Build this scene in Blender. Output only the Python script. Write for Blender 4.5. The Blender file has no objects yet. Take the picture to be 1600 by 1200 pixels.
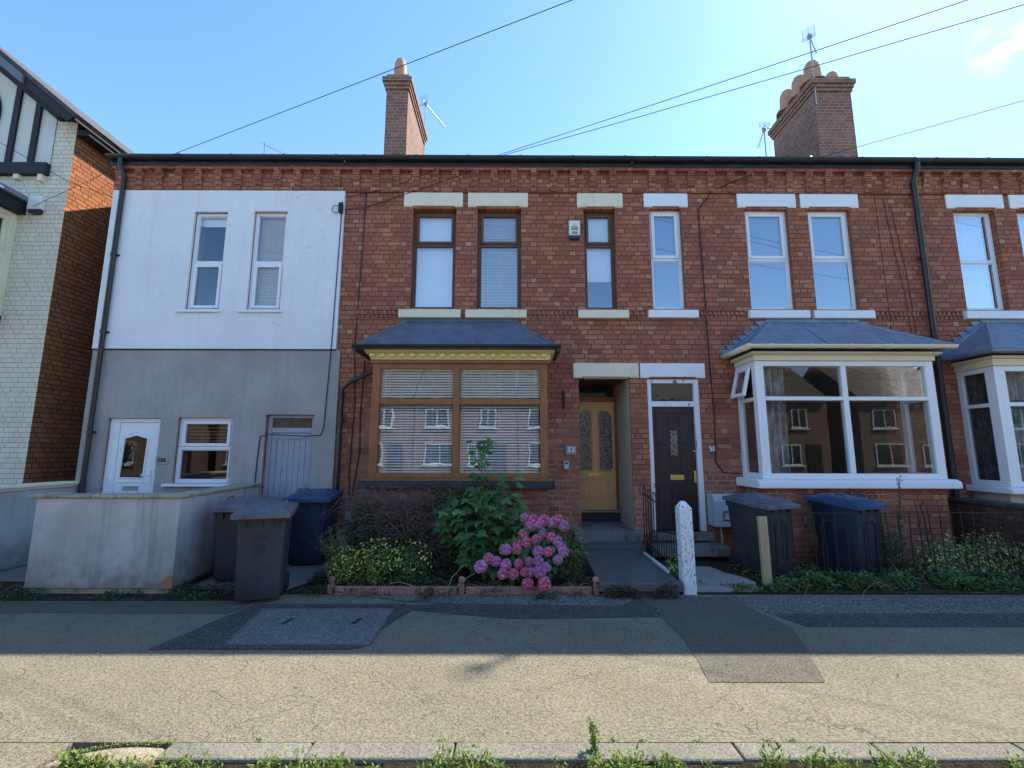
import bpy, bmesh, math, random
from mathutils import Vector, Matrix, noise as mnoise
random.seed(7)
SKY_ST=.14;SUN_ST=4.1;EXPO=1.42
S=bpy.context.scene
COL=S.collection
R=math.radians
# ------------------------------------------------------------ mesh builder
ORG={}   # object name -> world origin of its root
class MB:
    def __init__(s): s.v=[];s.f=[];s.m=[];s.k=0
    def add(s,vs,fs,k=None):
        b=len(s.v); s.v+=[tuple(p) for p in vs]
        for f in fs: s.f.append(tuple(i+b for i in f)); s.m.append(s.k if k is None else k)
        return s
    def box(s,x0,x1,y0,y1,z0,z1,k=None):
        if x0>x1:x0,x1=x1,x0
        if y0>y1:y0,y1=y1,y0
        if z0>z1:z0,z1=z1,z0
        return s.add([(x0,y0,z0),(x1,y0,z0),(x1,y1,z0),(x0,y1,z0),(x0,y0,z1),(x1,y0,z1),(x1,y1,z1),(x0,y1,z1)],
              [(0,3,2,1),(4,5,6,7),(0,1,5,4),(1,2,6,5),(2,3,7,6),(3,0,4,7)],k)
    def quad(s,a,b,c,d,k=None): return s.add([a,b,c,d],[(0,1,2,3)],k)
    def poly(s,pts,k=None): return s.add(pts,[tuple(range(len(pts)))],k)
    def prism(s,poly,axis,a,b,k=None):
        """poly: 2d points, extruded along axis ('x','y','z') from a to b"""
        n=len(poly)
        def P(p,t):
            return (t,p[0],p[1]) if axis=='x' else ((p[0],t,p[1]) if axis=='y' else (p[0],p[1],t))
        vs=[P(p,a) for p in poly]+[P(p,b) for p in poly]
        fs=[tuple(range(n-1,-1,-1)),tuple(range(n,2*n))]+[(i,(i+1)%n,n+(i+1)%n,n+i) for i in range(n)]
        return s.add(vs,fs,k)
    def tube(s,pts,r,n=8,k=None,caps=True,closed=False):
        pts=[Vector(p) for p in pts]; rs=r if isinstance(r,(list,tuple)) else [r]*len(pts)
        b=[];N=len(pts); prev=None
        for i,p in enumerate(pts):
            d=(pts[min(i+1,N-1)]-pts[max(i-1,0)])
            if d.length<1e-9: d=Vector((0,0,1))
            d.normalize()
            if prev is None:
                u=d.orthogonal().normalized()
            else:
                u=(prev-d*prev.dot(d))
                u=u.normalized() if u.length>1e-6 else d.orthogonal().normalized()
            prev=u; w=d.cross(u)
            for j in range(n):
                a=2*math.pi*j/n; b.append(p+(u*math.cos(a)+w*math.sin(a))*rs[i])
        fs=[]
        for i in range(N-1):
            for j in range(n):
                fs.append((i*n+j,i*n+(j+1)%n,(i+1)*n+(j+1)%n,(i+1)*n+j))
        if caps: fs+=[tuple(range(n-1,-1,-1)),tuple(range((N-1)*n,N*n))]
        return s.add(b,fs,k)
    def lathe(s,prof,c=(0,0,0),n=16,k=None,M=None):
        vs=[];N=len(prof)
        for r,z in prof:
            for j in range(n):
                a=2*math.pi*j/n; p=Vector((r*math.cos(a),r*math.sin(a),z))
                if M: p=M@p
                vs.append((p[0]+c[0],p[1]+c[1],p[2]+c[2]))
        fs=[(i*n+j,i*n+(j+1)%n,(i+1)*n+(j+1)%n,(i+1)*n+j) for i in range(N-1) for j in range(n)]
        fs+=[tuple(range(n-1,-1,-1)),tuple(range((N-1)*n,N*n))]
        return s.add(vs,fs,k)
    def build(s,name,mats,parent=None,smooth=False,bevel=0,seg=1,auto=False,recalc=True):
        me=bpy.data.meshes.new(name)
        o=Vector((0,0,0))
        if parent is not None: o=ORG[parent.name]
        me.from_pydata([(p[0]-o[0],p[1]-o[1],p[2]-o[2]) for p in s.v],[],s.f)
        if not isinstance(mats,(list,tuple)): mats=[mats]
        for m in mats: me.materials.append(m)
        if len(mats)>1:
            for i,p in enumerate(me.polygons): p.material_index=s.m[i]
        if recalc:
            bm=bmesh.new(); bm.from_mesh(me); bmesh.ops.recalc_face_normals(bm,faces=bm.faces); bm.to_mesh(me); bm.free()
        if smooth:
            for p in me.polygons: p.use_smooth=True
        me.update()
        ob=bpy.data.objects.new(name,me); COL.objects.link(ob)
        if parent is not None: ob.parent=parent
        ORG[ob.name]=o
        if bevel:
            md=ob.modifiers.new('b','BEVEL'); md.width=bevel; md.segments=seg; md.limit_method='ANGLE'; md.angle_limit=R(40)
        if auto:
            for p in me.polygons: p.use_smooth=True
            md=ob.modifiers.new('es','EDGE_SPLIT'); md.split_angle=R(35)
        return ob
def tag(o,label,cat,group=None):
    o['label']=label;o['category']=cat
    if group:o['group']=group
    return o
def thing(name,loc,label,cat,group=None):
    o=bpy.data.objects.new(name,None);COL.objects.link(o);o.location=loc;o.empty_display_size=.2
    ORG[o.name]=Vector(loc); return tag(o,label,cat,group)
def struct(o,kind='structure'): o['kind']=kind;return o
def dup_tree(o,parent=None):
    c=o.copy();COL.objects.link(c)
    if parent is not None:c.parent=parent
    for ch in list(o.children): dup_tree(ch,c)
    return c
# ------------------------------------------------------------ materials
class NT:
    def __init__(s,name):
        s.m=bpy.data.materials.new(name);s.m.use_nodes=True;s.t=s.m.node_tree;s.t.nodes.clear()
        s.out=s.n('ShaderNodeOutputMaterial')
    def n(s,ty,**kw):
        x=s.t.nodes.new(ty)
        for k,v in kw.items(): setattr(x,k,v)
        return x
    def l(s,a,b): s.t.links.new(a,b)
    def inp(s,sock,v):
        if hasattr(v,'is_output') or isinstance(v,bpy.types.NodeSocket): s.l(v,sock)
        else:
            if isinstance(v,(tuple,list)) and len(v)==3 and sock.type=='RGBA': v=(*v,1)
            sock.default_value=v
    def math(s,op,a,b=None,c=None,clamp=False):
        x=s.n('ShaderNodeMath',operation=op,use_clamp=clamp);s.inp(x.inputs[0],a)
        if b is not None:s.inp(x.inputs[1],b)
        if c is not None:s.inp(x.inputs[2],c)
        return x.outputs[0]
    def mix(s,f,a,b,blend='MIX'):
        x=s.n('ShaderNodeMix',data_type='RGBA',blend_type=blend);s.inp(x.inputs[0],f);s.inp(x.inputs[6],a);s.inp(x.inputs[7],b);return x.outputs[2]
    def fmix(s,f,a,b):
        x=s.n('ShaderNodeMix',data_type='FLOAT');s.inp(x.inputs[0],f);s.inp(x.inputs[2],a);s.inp(x.inputs[3],b);return x.outputs[0]
    def ramp(s,f,stops,interp='LINEAR'):
        x=s.n('ShaderNodeValToRGB');x.color_ramp.interpolation=interp;e=x.color_ramp.elements
        while len(e)<len(stops):e.new(.5)
        for i,(p,c) in enumerate(stops):
            e[i].position=p;e[i].color=(*c,1) if len(c)==3 else c
        s.inp(x.inputs[0],f);return x.outputs[0]
    def mr(s,f,a,b,c=0,d=1,sm=False):
        x=s.n('ShaderNodeMapRange',interpolation_type='SMOOTHSTEP' if sm else 'LINEAR');s.inp(x.inputs[0],f)
        x.inputs[1].default_value=a;x.inputs[2].default_value=b;x.inputs[3].default_value=c;x.inputs[4].default_value=d;return x.outputs[0]
    def pos(s): return s.n('ShaderNodeNewGeometry').outputs['Position']
    def obj(s): return s.n('ShaderNodeTexCoord').outputs['Object']
    def scale(s,v,sc):
        x=s.n('ShaderNodeMapping');s.inp(x.inputs[0],v);x.inputs[3].default_value=sc;return x.outputs[0]
    def noise(s,v,sc,det=4,rough=.55,out=0,dist=0):
        x=s.n('ShaderNodeTexNoise');s.inp(x.inputs['Vector'],v);x.inputs['Scale'].default_value=sc;x.inputs['Detail'].default_value=det
        x.inputs['Roughness'].default_value=rough;x.inputs['Distortion'].default_value=dist;return x.outputs[out]
    def voro(s,v,sc,feat='F1',out='Distance',rand=1):
        x=s.n('ShaderNodeTexVoronoi',feature=feat);s.inp(x.inputs['Vector'],v);x.inputs['Scale'].default_value=sc;x.inputs['Randomness'].default_value=rand
        return x.outputs[out]
    def bump(s,h,st=.3,d=.01,n=None):
        x=s.n('ShaderNodeBump');x.inputs['Strength'].default_value=st;x.inputs['Distance'].default_value=d;s.inp(x.inputs['Height'],h)
        if n is not None:s.l(n,x.inputs['Normal'])
        return x.outputs[0]
    def pb(s,col,rough=.8,spec=.3,normal=None,metal=0,finish=True,**kw):
        x=s.n('ShaderNodeBsdfPrincipled');s.inp(x.inputs['Base Color'],col);s.inp(x.inputs['Roughness'],rough)
        x.inputs['Specular IOR Level'].default_value=spec;s.inp(x.inputs['Metallic'],metal)
        for k,v in kw.items():s.inp(x.inputs[k],v)
        if normal is not None:s.l(normal,x.inputs['Normal'])
        if finish:s.l(x.outputs[0],s.out.inputs[0])
        return x.outputs[0]
def M_plain(name,col,rough=.6,var=.15,sc=6,bump=.15,bsc=60,spec=.35,metal=0,dirt=None,dirtsc=2.5,dth=(.52,.75),obj=False,bd=.004):
    t=NT(name);p=t.obj() if obj else t.pos()
    n=t.noise(p,sc,5)
    lo=tuple(c*(1-var) for c in col);hi=tuple(min(1,c*(1+var)) for c in col)
    c=t.ramp(n,[(.3,lo),(.7,hi)])
    if dirt:
        d=t.noise(t.scale(p,(1,1,.35)),dirtsc,7,.65)
        c=t.mix(t.mr(d,dth[0],dth[1]),c,dirt)
    nb=t.bump(t.noise(p,bsc,3),bump,bd) if bump else None
    t.pb(c,t.mr(n,.3,.7,rough*.85,min(1,rough*1.1)),spec,nb,metal);return t.m
def M_brick(name,palette,mortar,mortar2=None,ch=.0825,U=.5625,mz=(1.0,2.6),stain=(.05,.04,.035),stainamt=.35,chips=None,mw=.0055,jit=.0035):
    t=NT(name);g=t.n('ShaderNodeNewGeometry');P=g.outputs['Position']
    sp=t.n('ShaderNodeSeparateXYZ');t.l(P,sp.inputs[0])
    sn=t.n('ShaderNodeSeparateXYZ');t.l(g.outputs['True Normal'],sn.inputs[0])
    side=t.math('GREATER_THAN',t.math('ABSOLUTE',sn.outputs[0]),.6)
    u=t.fmix(side,sp.outputs[0],t.math('ADD',sp.outputs[1],.11));v=sp.outputs[2]
    w1=t.noise(P,14,2,.5);w2=t.noise(t.scale(P,(1.3,1.7,1.1)),11,2,.5)
    u=t.math('ADD',u,t.math('MULTIPLY',t.math('SUBTRACT',w1,.5),jit*3))
    v=t.math('ADD',v,t.math('MULTIPLY',t.math('SUBTRACT',w2,.5),jit*3))
    vr=t.math('DIVIDE',v,ch);row=t.math('FLOOR',vr);fv=t.math('MULTIPLY',t.math('SUBTRACT',vr,row),ch)
    par=t.math('FLOORED_MODULO',row,4)
    par=t.math('ADD',t.math('MULTIPLY',t.math('FLOORED_MODULO',row,2),.5),t.math('MULTIPLY',t.math('GREATER_THAN',par,1.5),.2))
    tt=t.math('ADD',t.math('DIVIDE',u,U),par)
    cell=t.math('FLOOR',tt);f=t.math('SUBTRACT',tt,cell)
    a=t.math('GREATER_THAN',f,.4);b=t.math('GREATER_THAN',f,.8)
    k=t.math('ADD',a,b)
    start=t.math('MULTIPLY',k,.4)
    l=t.math('MULTIPLY',t.math('SUBTRACT',f,start),U)
    w=t.fmix(b,.4*U,.2*U)
    dh=t.math('MINIMUM',l,t.math('SUBTRACT',w,l));dv=t.math('MINIMUM',fv,t.math('SUBTRACT',ch,fv))
    d=t.math('MINIMUM',dh,dv)
    d=t.math('ADD',d,t.math('MULTIPLY',t.math('SUBTRACT',t.noise(P,70,2),.5),.004))
    face=t.mr(d,mw*.6,mw*1.5,0,1,True)
    cv=t.n('ShaderNodeCombineXYZ');t.l(t.math('ADD',t.math('MULTIPLY',cell,3),k),cv.inputs[0]);t.l(row,cv.inputs[1])
    wn=t.n('ShaderNodeTexWhiteNoise',noise_dimensions='2D');t.l(cv.outputs[0],wn.inputs['Vector'])
    r=wn.outputs['Value']
    r=t.math('ADD',t.math('MULTIPLY',r,.8),t.math('MULTIPLY',b,.17),clamp=True)
    big=t.noise(P,.45,3)
    c=t.ramp(t.math('ADD',t.math('MULTIPLY',r,.8),t.math('MULTIPLY',big,.2)),palette)
    c=t.mix(t.mr(t.noise(P,45,4),.35,.75,0,.5),c,t.mix(.5,c,(.02,.015,.012)))
    st=t.noise(t.scale(P,(1,1,.5)),1.6,6,.65)
    c=t.mix(t.mr(st,.5,.8,0,stainamt),c,stain)
    c=t.mix(t.mr(t.noise(P,.8,4,.6),.35,.7,0,.4),c,t.mix(.55,c,stain))
    m=mortar
    if mortar2:
        q=t.math('MULTIPLY',t.mr(sp.outputs[2],mz[1],mz[0]),t.mr(t.noise(P,1.7,3),.42,.6))
        m=t.mix(t.mix(q,(0,0,0),(1,1,1)),mortar,mortar2)
    if chips:
        cm=t.math('GREATER_THAN',t.noise(t.scale(P,(1.2,1.2,2.2)),5,6,.7),.64)
        c=t.mix(cm,c,chips)
    c=t.mix(face,m,c)
    h=t.math('ADD',t.math('MULTIPLY',face,1.0),t.math('MULTIPLY',t.noise(P,90,3),.35))
    h=t.math('ADD',h,t.math('MULTIPLY',wn.outputs['Value'],.25))
    t.pb(c,.88,.2,t.bump(h,.75,.006));return t.m
def M_leaf(name,cols,rough=.55,trans=.25,spec=.35):
    t=NT(name);g=t.n('ShaderNodeNewGeometry')
    n=len(cols);c=t.ramp(g.outputs['Random Per Island'],[(i/(n-1),cols[i]) for i in range(n)])
    c=t.mix(t.mr(t.noise(g.outputs['Position'],3,3),.35,.7,0,.45),c,tuple(x*.5 for x in cols[0]))
    a=t.pb(c,rough,spec,finish=False);b=t.n('ShaderNodeBsdfTranslucent');t.l(c,b.inputs[0])
    x=t.n('ShaderNodeMixShader');x.inputs[0].default_value=trans;t.l(a,x.inputs[1]);t.l(b.outputs[0],x.inputs[2]);t.l(x.outputs[0],t.out.inputs[0]);return t.m
def M_glass(name,refl=.3,tint=(.85,.9,.9),wav=.004,wsc=2.2,rough=0.0,rt=(.92,.97,1)):
    t=NT(name);p=t.pos()
    b=t.bump(t.noise(p,wsc,2),1.0,wav)
    g=t.n('ShaderNodeBsdfGlossy');g.inputs['Roughness'].default_value=rough;g.inputs[0].default_value=(*rt,1);t.l(b,g.inputs['Normal'])
    tr=t.n('ShaderNodeBsdfTransparent');tr.inputs[0].default_value=(*tint,1)
    lw=t.n('ShaderNodeLayerWeight');lw.inputs[0].default_value=.35
    f=t.math('ADD',refl,t.math('MULTIPLY',lw.outputs['Fresnel'],.32),clamp=True)
    x=t.n('ShaderNodeMixShader');t.l(f,x.inputs[0]);t.l(tr.outputs[0],x.inputs[1]);t.l(g.outputs[0],x.inputs[2]);t.l(x.outputs[0],t.out.inputs[0]);return t.m
def M_wood(name,c1,c2,axis=(30,30,2),rough=.45,spec=.4,bump=.2):
    t=NT(name);p=t.pos();n=t.noise(t.scale(p,axis),1.4,6,.6,dist=.4)
    c=t.ramp(n,[(.3,c1),(.7,c2)]);c=t.mix(t.mr(t.noise(p,2,4),.4,.8,0,.35),c,tuple(x*.6 for x in c1))
    t.pb(c,rough,spec,t.bump(n,bump,.003));return t.m
PAL=[(.0,(.25,.090,.055)),(.15,(.35,.115,.066)),(.4,(.44,.145,.080)),(.6,(.49,.172,.094)),(.76,(.54,.225,.125)),(.88,(.56,.31,.19)),(.96,(.56,.40,.28)),(1.,(.34,.27,.23))]
m_brick=M_brick('red_brick',PAL,(.11,.07,.052),(.42,.34,.27),jit=.006,mw=.0068)
m_brick_side=M_brick('orange_brick',[(.0,(.30,.10,.038)),(.4,(.40,.145,.055)),(.7,(.45,.175,.07)),(1,(.36,.17,.085))],(.03,.018,.014),stainamt=.15)
m_brick_dark=M_brick('dark_brick',[(.0,(.10,.045,.03)),(.5,(.16,.07,.045)),(.85,(.20,.10,.07)),(1,(.28,.2,.15))],(.05,.035,.03),stainamt=.5)  # darker brick; on the passage gable its tone stands in for shade
m_stack=M_brick('stack_brick',[(.0,(.2,.1,.075)),(.5,(.28,.14,.1)),(.85,(.33,.18,.13)),(1,(.36,.26,.2))],(.35,.28,.23),stainamt=.4,ch=.078)
m_stack2=M_brick('stack_brick_pale',[(.0,(.45,.27,.17)),(.5,(.55,.33,.2)),(1,(.6,.42,.28))],(.3,.22,.17),stainamt=.2,ch=.078)
m_cream_brick=M_brick('cream_painted_brick',[(.0,(.74,.67,.50)),(.5,(.79,.72,.55)),(1,(.82,.76,.60))],(.30,.28,.20),stain=(.45,.42,.31),stainamt=.4,chips=None,mw=.0035)
m_opp=M_brick('opposite_brick',[(.0,(.25,.15,.12)),(.5,(.33,.20,.155)),(1,(.40,.27,.21))],(.3,.22,.18),stainamt=.1)
def mk_render(name,col,var,bsc,bst,streak,sa):
    t=NT(name);p=t.pos();n=t.noise(p,1.3,6,.6);n2=t.noise(p,9,4)
    c=t.ramp(n,[(.3,tuple(x*(1-var) for x in col)),(.7,tuple(x*(1+var*.5) for x in col))])
    c=t.mix(t.mr(n2,.45,.75,0,.25),c,tuple(x*.8 for x in col))
    s=t.noise(t.scale(p,(3.5,3.5,.22)),1.5,6,.7)
    dv=t.n('ShaderNodeVectorMath',operation='ADD');t.l(p,dv.inputs[0]);t.l(t.noise(p,2.5,4,out='Color'),dv.inputs[1])
    ck=t.math('MULTIPLY',t.mr(t.voro(dv.outputs[0],.8,'DISTANCE_TO_EDGE'),.004,.001),t.mr(t.noise(p,.7,2),.5,.62));c=t.mix(t.math('MULTIPLY',ck,.55),c,tuple(x*.35 for x in col))
    sz=t.n('ShaderNodeSeparateXYZ');t.l(p,sz.inputs[0]);dz=t.math('ADD',t.mr(sz.outputs[2],.55,.0),t.math('MULTIPLY',t.math('SUBTRACT',n2,.5),1.6),clamp=True);c=t.mix(t.math('MULTIPLY',dz,t.mr(sz.outputs[2],.9,.2,0,.55)),c,(.10,.105,.08))
    c=t.mix(t.mr(s,.52,.8,0,sa),c,streak)
    h=t.math('ADD',t.noise(p,bsc,3,.7),t.math('MULTIPLY',t.noise(p,6,3),.6))
    t.pb(c,.9,.2,t.bump(h,bst,.006));return t.m
m_white_render=mk_render('white_render',(.80,.80,.79),.05,150,.12,(.55,.55,.50),.5)
m_grey_render=mk_render('grey_render',(.41,.38,.345),.2,130,.9,(.22,.22,.21),.55)
m_wall_render=mk_render('wall_render',(.55,.51,.46),.28,90,1.0,(.20,.21,.19),.9)
m_cream_render=mk_render('cream_paint',(.62,.57,.42),.05,60,.15,(.45,.4,.28),.4)
m_cream_stone=M_plain('cream_stone',(.78,.70,.50),.7,.05,3,.25,50,dirt=(.42,.38,.24),dirtsc=3,dth=(.58,.85))
m_white_stone=M_plain('white_painted_stone',(.80,.81,.80),.6,.03,3,.2,50,dirt=(.5,.5,.46),dirtsc=3,dth=(.62,.9))
m_upvc=M_plain('white_plastic',(.80,.81,.82),.3,.02,2,0,spec=.5,dirt=(.62,.62,.58),dth=(.6,.95))
m_whitepaint=M_plain('flaking_white_paint',(.78,.78,.76),.6,.03,4,.5,30,dirt=(.2,.17,.14),dirtsc=11,dth=(.6,.66))
m_postpaint=M_plain('weathered_white_paint',(.76,.77,.76),.7,.05,6,.6,30,dirt=(.10,.085,.07),dirtsc=60,dth=(.57,.60))
m_brown=M_wood('brown_woodgrain',(.105,.048,.022),(.17,.085,.04),rough=.5)
m_oak=M_wood('golden_oak',(.235,.088,.026),(.37,.15,.048),rough=.42)
m_oakdoor=M_wood('oak_door',(.78,.40,.13),(.90,.55,.24),rough=.4)
m_softwood=M_wood('raw_timber',(.42,.30,.16),(.60,.46,.27),rough=.8)
m_yellowpaint=M_plain('yellow_paint',(.86,.70,.32),.55,.06,6,.2,40,dirt=(.35,.26,.1),dth=(.62,.9))
m_black=M_plain('black_plastic',(.022,.024,.027),.35,.2,5,.1,spec=.45,dirt=(.09,.095,.09),dth=(.58,.9))
m_iron=M_plain('black_iron',(.02,.02,.021),.6,.25,20,.4,80,dirt=(.09,.045,.025),dirtsc=12,dth=(.6,.8))
m_darkwood=M_plain('black_timber',(.02,.02,.024),.7,.3,6,.4,30,dirt=(.13,.13,.12),dth=(.62,.9))
m_greywood=M_plain('weathered_bargeboard',(.12,.14,.17),.6,.2,5,.3,30)
def mk_lead():
    t=NT('lead_sheet');p=t.pos();n=t.noise(t.scale(p,(1,1,3)),4,6,.6);s=t.noise(t.scale(p,(9,1,1)),1.4,5,.6)
    c=t.ramp(n,[(.3,(.15,.18,.235)),(.7,(.24,.28,.35))]);c=t.mix(t.mr(s,.55,.75,0,.5),c,(.42,.46,.52))
    t.pb(c,.45,.5,t.bump(n,.35,.012),.25);return t.m
m_lead=mk_lead()
def mk_slate():
    t=NT('grey_felt_roof');p=t.pos();n=t.noise(p,5,6,.6)
    c=t.ramp(n,[(.3,(.085,.1,.13)),(.7,(.15,.17,.205))]);t.pb(c,.6,.4,t.bump(t.noise(p,60,3),.4,.006));return t.m
m_slate=mk_slate()
def mk_tiles():
    t=NT('roof_tiles');p=t.pos();sp=t.n('ShaderNodeSeparateXYZ');t.l(p,sp.inputs[0])
    b=t.n('ShaderNodeTexBrick');cv=t.n('ShaderNodeCombineXYZ');t.l(t.math('ADD',sp.outputs[0],0),cv.inputs[0]);t.l(sp.outputs[1],cv.inputs[1]);t.l(cv.outputs[0],b.inputs[0])
    b.inputs['Color1'].default_value=(.12,.10,.09,1);b.inputs['Color2'].default_value=(.2,.17,.15,1);b.inputs['Mortar'].default_value=(.03,.03,.03,1)
    b.inputs['Scale'].default_value=1;b.inputs['Brick Width'].default_value=.3;b.inputs['Row Height'].default_value=.25;b.inputs['Mortar Size'].default_value=.012
    c=t.mix(t.mr(t.noise(p,3,5),.4,.8,0,.5),b.outputs[0],(.2,.2,.14));t.pb(c,.85,.2,t.bump(t.noise(p,20,4),.5,.01));return t.m
m_tiles=mk_tiles()
m_terracotta=M_plain('terracotta',(.42,.20,.12),.8,.15,8,.3,50,dirt=(.2,.13,.09),dth=(.55,.8))
m_edging=M_plain('mossy_terracotta',(.42,.20,.15),.85,.2,8,.5,50,dirt=(.08,.07,.04),dirtsc=6,dth=(.5,.72))
m_pot=M_plain('clay_pot',(.40,.24,.16),.8,.15,6,.3,40,dirt=(.18,.13,.1),dth=(.5,.85))
m_cop=M_plain('coping_stone',(.38,.33,.23),.9,.2,5,.6,40,dirt=(.12,.11,.08),dirtsc=6,dth=(.5,.72))
m_concrete=M_plain('concrete',(.17,.16,.14),.9,.18,5,.6,60,dirt=(.13,.13,.11),dirtsc=4,dth=(.5,.75))
m_slab=M_plain('dark_paving',(.115,.11,.10),.8,.2,3,.5,60,dirt=(.07,.07,.065),dirtsc=4,dth=(.5,.75))
m_step=M_plain('worn_step',(.2,.19,.17),.85,.2,5,.5,40,dirt=(.08,.075,.065),dirtsc=6,dth=(.5,.7))
m_sill_black=M_plain('black_painted_sill',(.03,.032,.036),.5,.3,4,.2,40)
m_brass=M_plain('brass',(.65,.45,.14),.35,.1,10,.1,spec=.5,metal=.7)
m_chrome=M_plain('chrome',(.6,.6,.6),.25,.05,10,0,metal=.9)
m_darkdoor=M_wood('plum_brown_door',(.028,.017,.018),(.045,.027,.028),rough=.35,bump=.1)
m_greydoor=M_plain('grey_painted_boards',(.36,.37,.41),.65,.07,4,.25,40,dirt=(.2,.2,.2),dirtsc=5,dth=(.58,.8))
m_binblack=M_plain('charcoal_bin_plastic',(.036,.038,.041),.55,.12,5,.25,120,dirt=(.066,.069,.074),dirtsc=3,dth=(.45,.8),obj=True)
m_binlid=M_plain('grey_bin_lid',(.10,.105,.12),.5,.12,5,.2,120,dirt=(.22,.22,.21),dirtsc=3,dth=(.45,.8),obj=True)
m_binblue=M_plain('blue_bin_plastic',(.018,.030,.052),.5,.12,5,.2,120,dirt=(.05,.06,.08),dirtsc=3,dth=(.5,.9),obj=True)
m_binbluelid=M_plain('blue_bin_lid',(.028,.062,.13),.45,.12,5,.15,120,dirt=(.10,.15,.24),dirtsc=3,dth=(.5,.9),obj=True)
m_rubber=M_plain('tyre_rubber',(.02,.02,.02),.8,.1,10,.1,obj=True)
m_blind=M_plain('white_blind',(.87,.88,.87),.6,.02,2,0)
m_blindb=M_plain('pale_blue_blind',(.10,.17,.27),.6,.03,2,0)
m_cream_blind=M_plain('cream_blind',(.80,.79,.72),.5,.02,2,0)
m_woodblind=M_wood('wooden_blind',(.4,.25,.13),(.55,.38,.22),axis=(2,30,30))
m_curtain=M_plain('pale_curtain',(.6,.66,.7),.9,.05,4,.1)
m_net=M_plain('grey_lace_curtain',(.32,.33,.33),.95,.35,14,.6,30,dirt=(.10,.10,.105),dirtsc=9,dth=(.45,.65))
m_interior=M_plain('interior_plaster',(.22,.2,.18),.9,.08,1,0)
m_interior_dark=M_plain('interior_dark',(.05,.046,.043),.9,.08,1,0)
m_plasterbox=M_plain('ivory_plastic',(.72,.74,.66),.4,.02,4,0,spec=.5)
m_navy=M_plain('navy_plastic',(.03,.04,.08),.4,.05,4,0)
m_meter=M_plain('meter_box_plastic',(.48,.49,.50),.5,.06,5,.1,dirt=(.25,.25,.22),dth=(.55,.8))
m_ink=M_plain('black_ink',(.03,.03,.03),.6,0,1,0)
m_whiteink=M_plain('white_ink',(.8,.8,.8),.6,0,1,0)
m_cable=M_plain('cable_sheath',(.015,.015,.017),.6,0,1,0)
m_alu=M_plain('aerial_metal',(.36,.37,.39),.5,.1,10,0,metal=.4)
g_up=M_glass('upstairs_glass',.34,wav=.0006)
g_mid=M_glass('blind_window_glass',.12,(.95,.97,.97),wav=.0006)
g_mid2=M_glass('bright_window_glass',.24,(.97,.98,.98),wav=.0006)
g_bay=M_glass('bay_glass',.05,(.85,.88,.88),wav=.0005,wsc=1.3)
g_bay2=M_glass('blind_bay_glass',.13,(.97,.97,.97),wav=.0007,wsc=2.6)
g_dark=M_glass('door_glass',.08,(.5,.5,.5),wav=.001,wsc=10)
g_lead=M_glass('leaded_glass',.2,(.6,.6,.6),wav=.02,wsc=60)
# ------------------------------------------------------------ houses
D=7.5; BACK=15.3
def wall_holes(mb,x0,x1,z0,z1,y,holes,th=.28):
    xs=sorted({x0,x1,*[h[0] for h in holes],*[h[1] for h in holes]});zs=sorted({z0,z1,*[h[2] for h in holes],*[h[3] for h in holes]})
    xs=[x for x in xs if x0<=x<=x1];zs=[z for z in zs if z0<=z<=z1]
    def inh(x,z): return any(h[0]<x<h[1] and h[2]<z<h[3] for h in holes)
    for i in range(len(xs)-1):
        for j in range(len(zs)-1):
            a,b,c,d=xs[i],xs[i+1],zs[j],zs[j+1]
            if inh((a+b)/2,(c+d)/2): continue
            mb.quad((a,y,c),(b,y,c),(b,y,d),(a,y,d)); mb.quad((a,y+th,c),(a,y+th,d),(b,y+th,d),(b,y+th,c))
    for h in holes:
        a,b,c,d=h[:4]
        mb.quad((a,y,c),(a,y,d),(a,y+th,d),(a,y+th,c));mb.quad((b,y,c),(b,y+th,c),(b,y+th,d),(b,y,d))
        mb.quad((a,y,d),(b,y,d),(b,y+th,d),(a,y+th,d));mb.quad((a,y,c),(a,y+th,c),(b,y+th,c),(b,y,c))
def venetian(parent,x0,x1,y,z0,z1,pitch=.055,dep=.055,tilt=52,mat=None):
    mb=MB();z=z1-.02;s=math.sin(R(tilt))*dep/2;c=math.cos(R(tilt))*dep/2
    while z>z0+.01:
        zz=z+random.uniform(-.002,.002)
        mb.add([(x0,y-c,zz-s),(x1,y-c,zz-s+random.uniform(-.002,.002)),(x1,y,zz+.002),(x0,y,zz+.002),(x1,y+c,zz+s),(x0,y+c,zz+s)],[(0,1,2,3),(3,2,4,5)])
        z-=pitch
    k=max(2,int((x1-x0)/.25))
    for i in range(k+1):
        xx=x0+.06+(x1-x0-.12)*i/k; mb.box(xx-.002,xx+.002,y-c-.002,y-c-.001,z0,z1)
    mb.box(x0,x1,y-.02,y+.02,z1-.015,z1+.02)
    return mb.build('venetian_blind',mat or m_blind,parent,recalc=False)
def curtain(parent,x0,x1,y,z0,z1,mat,amp=.02,wl=.09,name='curtain'):
    mb=MB();n=int((x1-x0)/.012);vs=[]
    for j in range(5):
        z=z0+(z1-z0)*j/4
        for i in range(n+1):
            x=x0+(x1-x0)*i/n;vs.append((x,y+amp*math.sin(x/wl*6.28+.6*math.sin(x*9+j*.3))*(1+.1*j)+.3*amp*math.sin(x/wl*15),z))
    fs=[(j*(n+1)+i,j*(n+1)+i+1,(j+1)*(n+1)+i+1,(j+1)*(n+1)+i) for j in range(4) for i in range(n)]
    mb.add(vs,fs);return mb.build(name,mat,parent,smooth=True)
def lights_frame(mb,x0,x1,z0,z1,y,w,dep):
    mb.box(x0,x0+w,y,y+dep,z0,z1);mb.box(x1-w,x1,y,y+dep,z0,z1)
    mb.box(x0+w,x1-w,y+.001,y+dep-.001,z0,z0+w);mb.box(x0+w,x1-w,y+.001,y+dep-.001,z1-w,z1)
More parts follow.
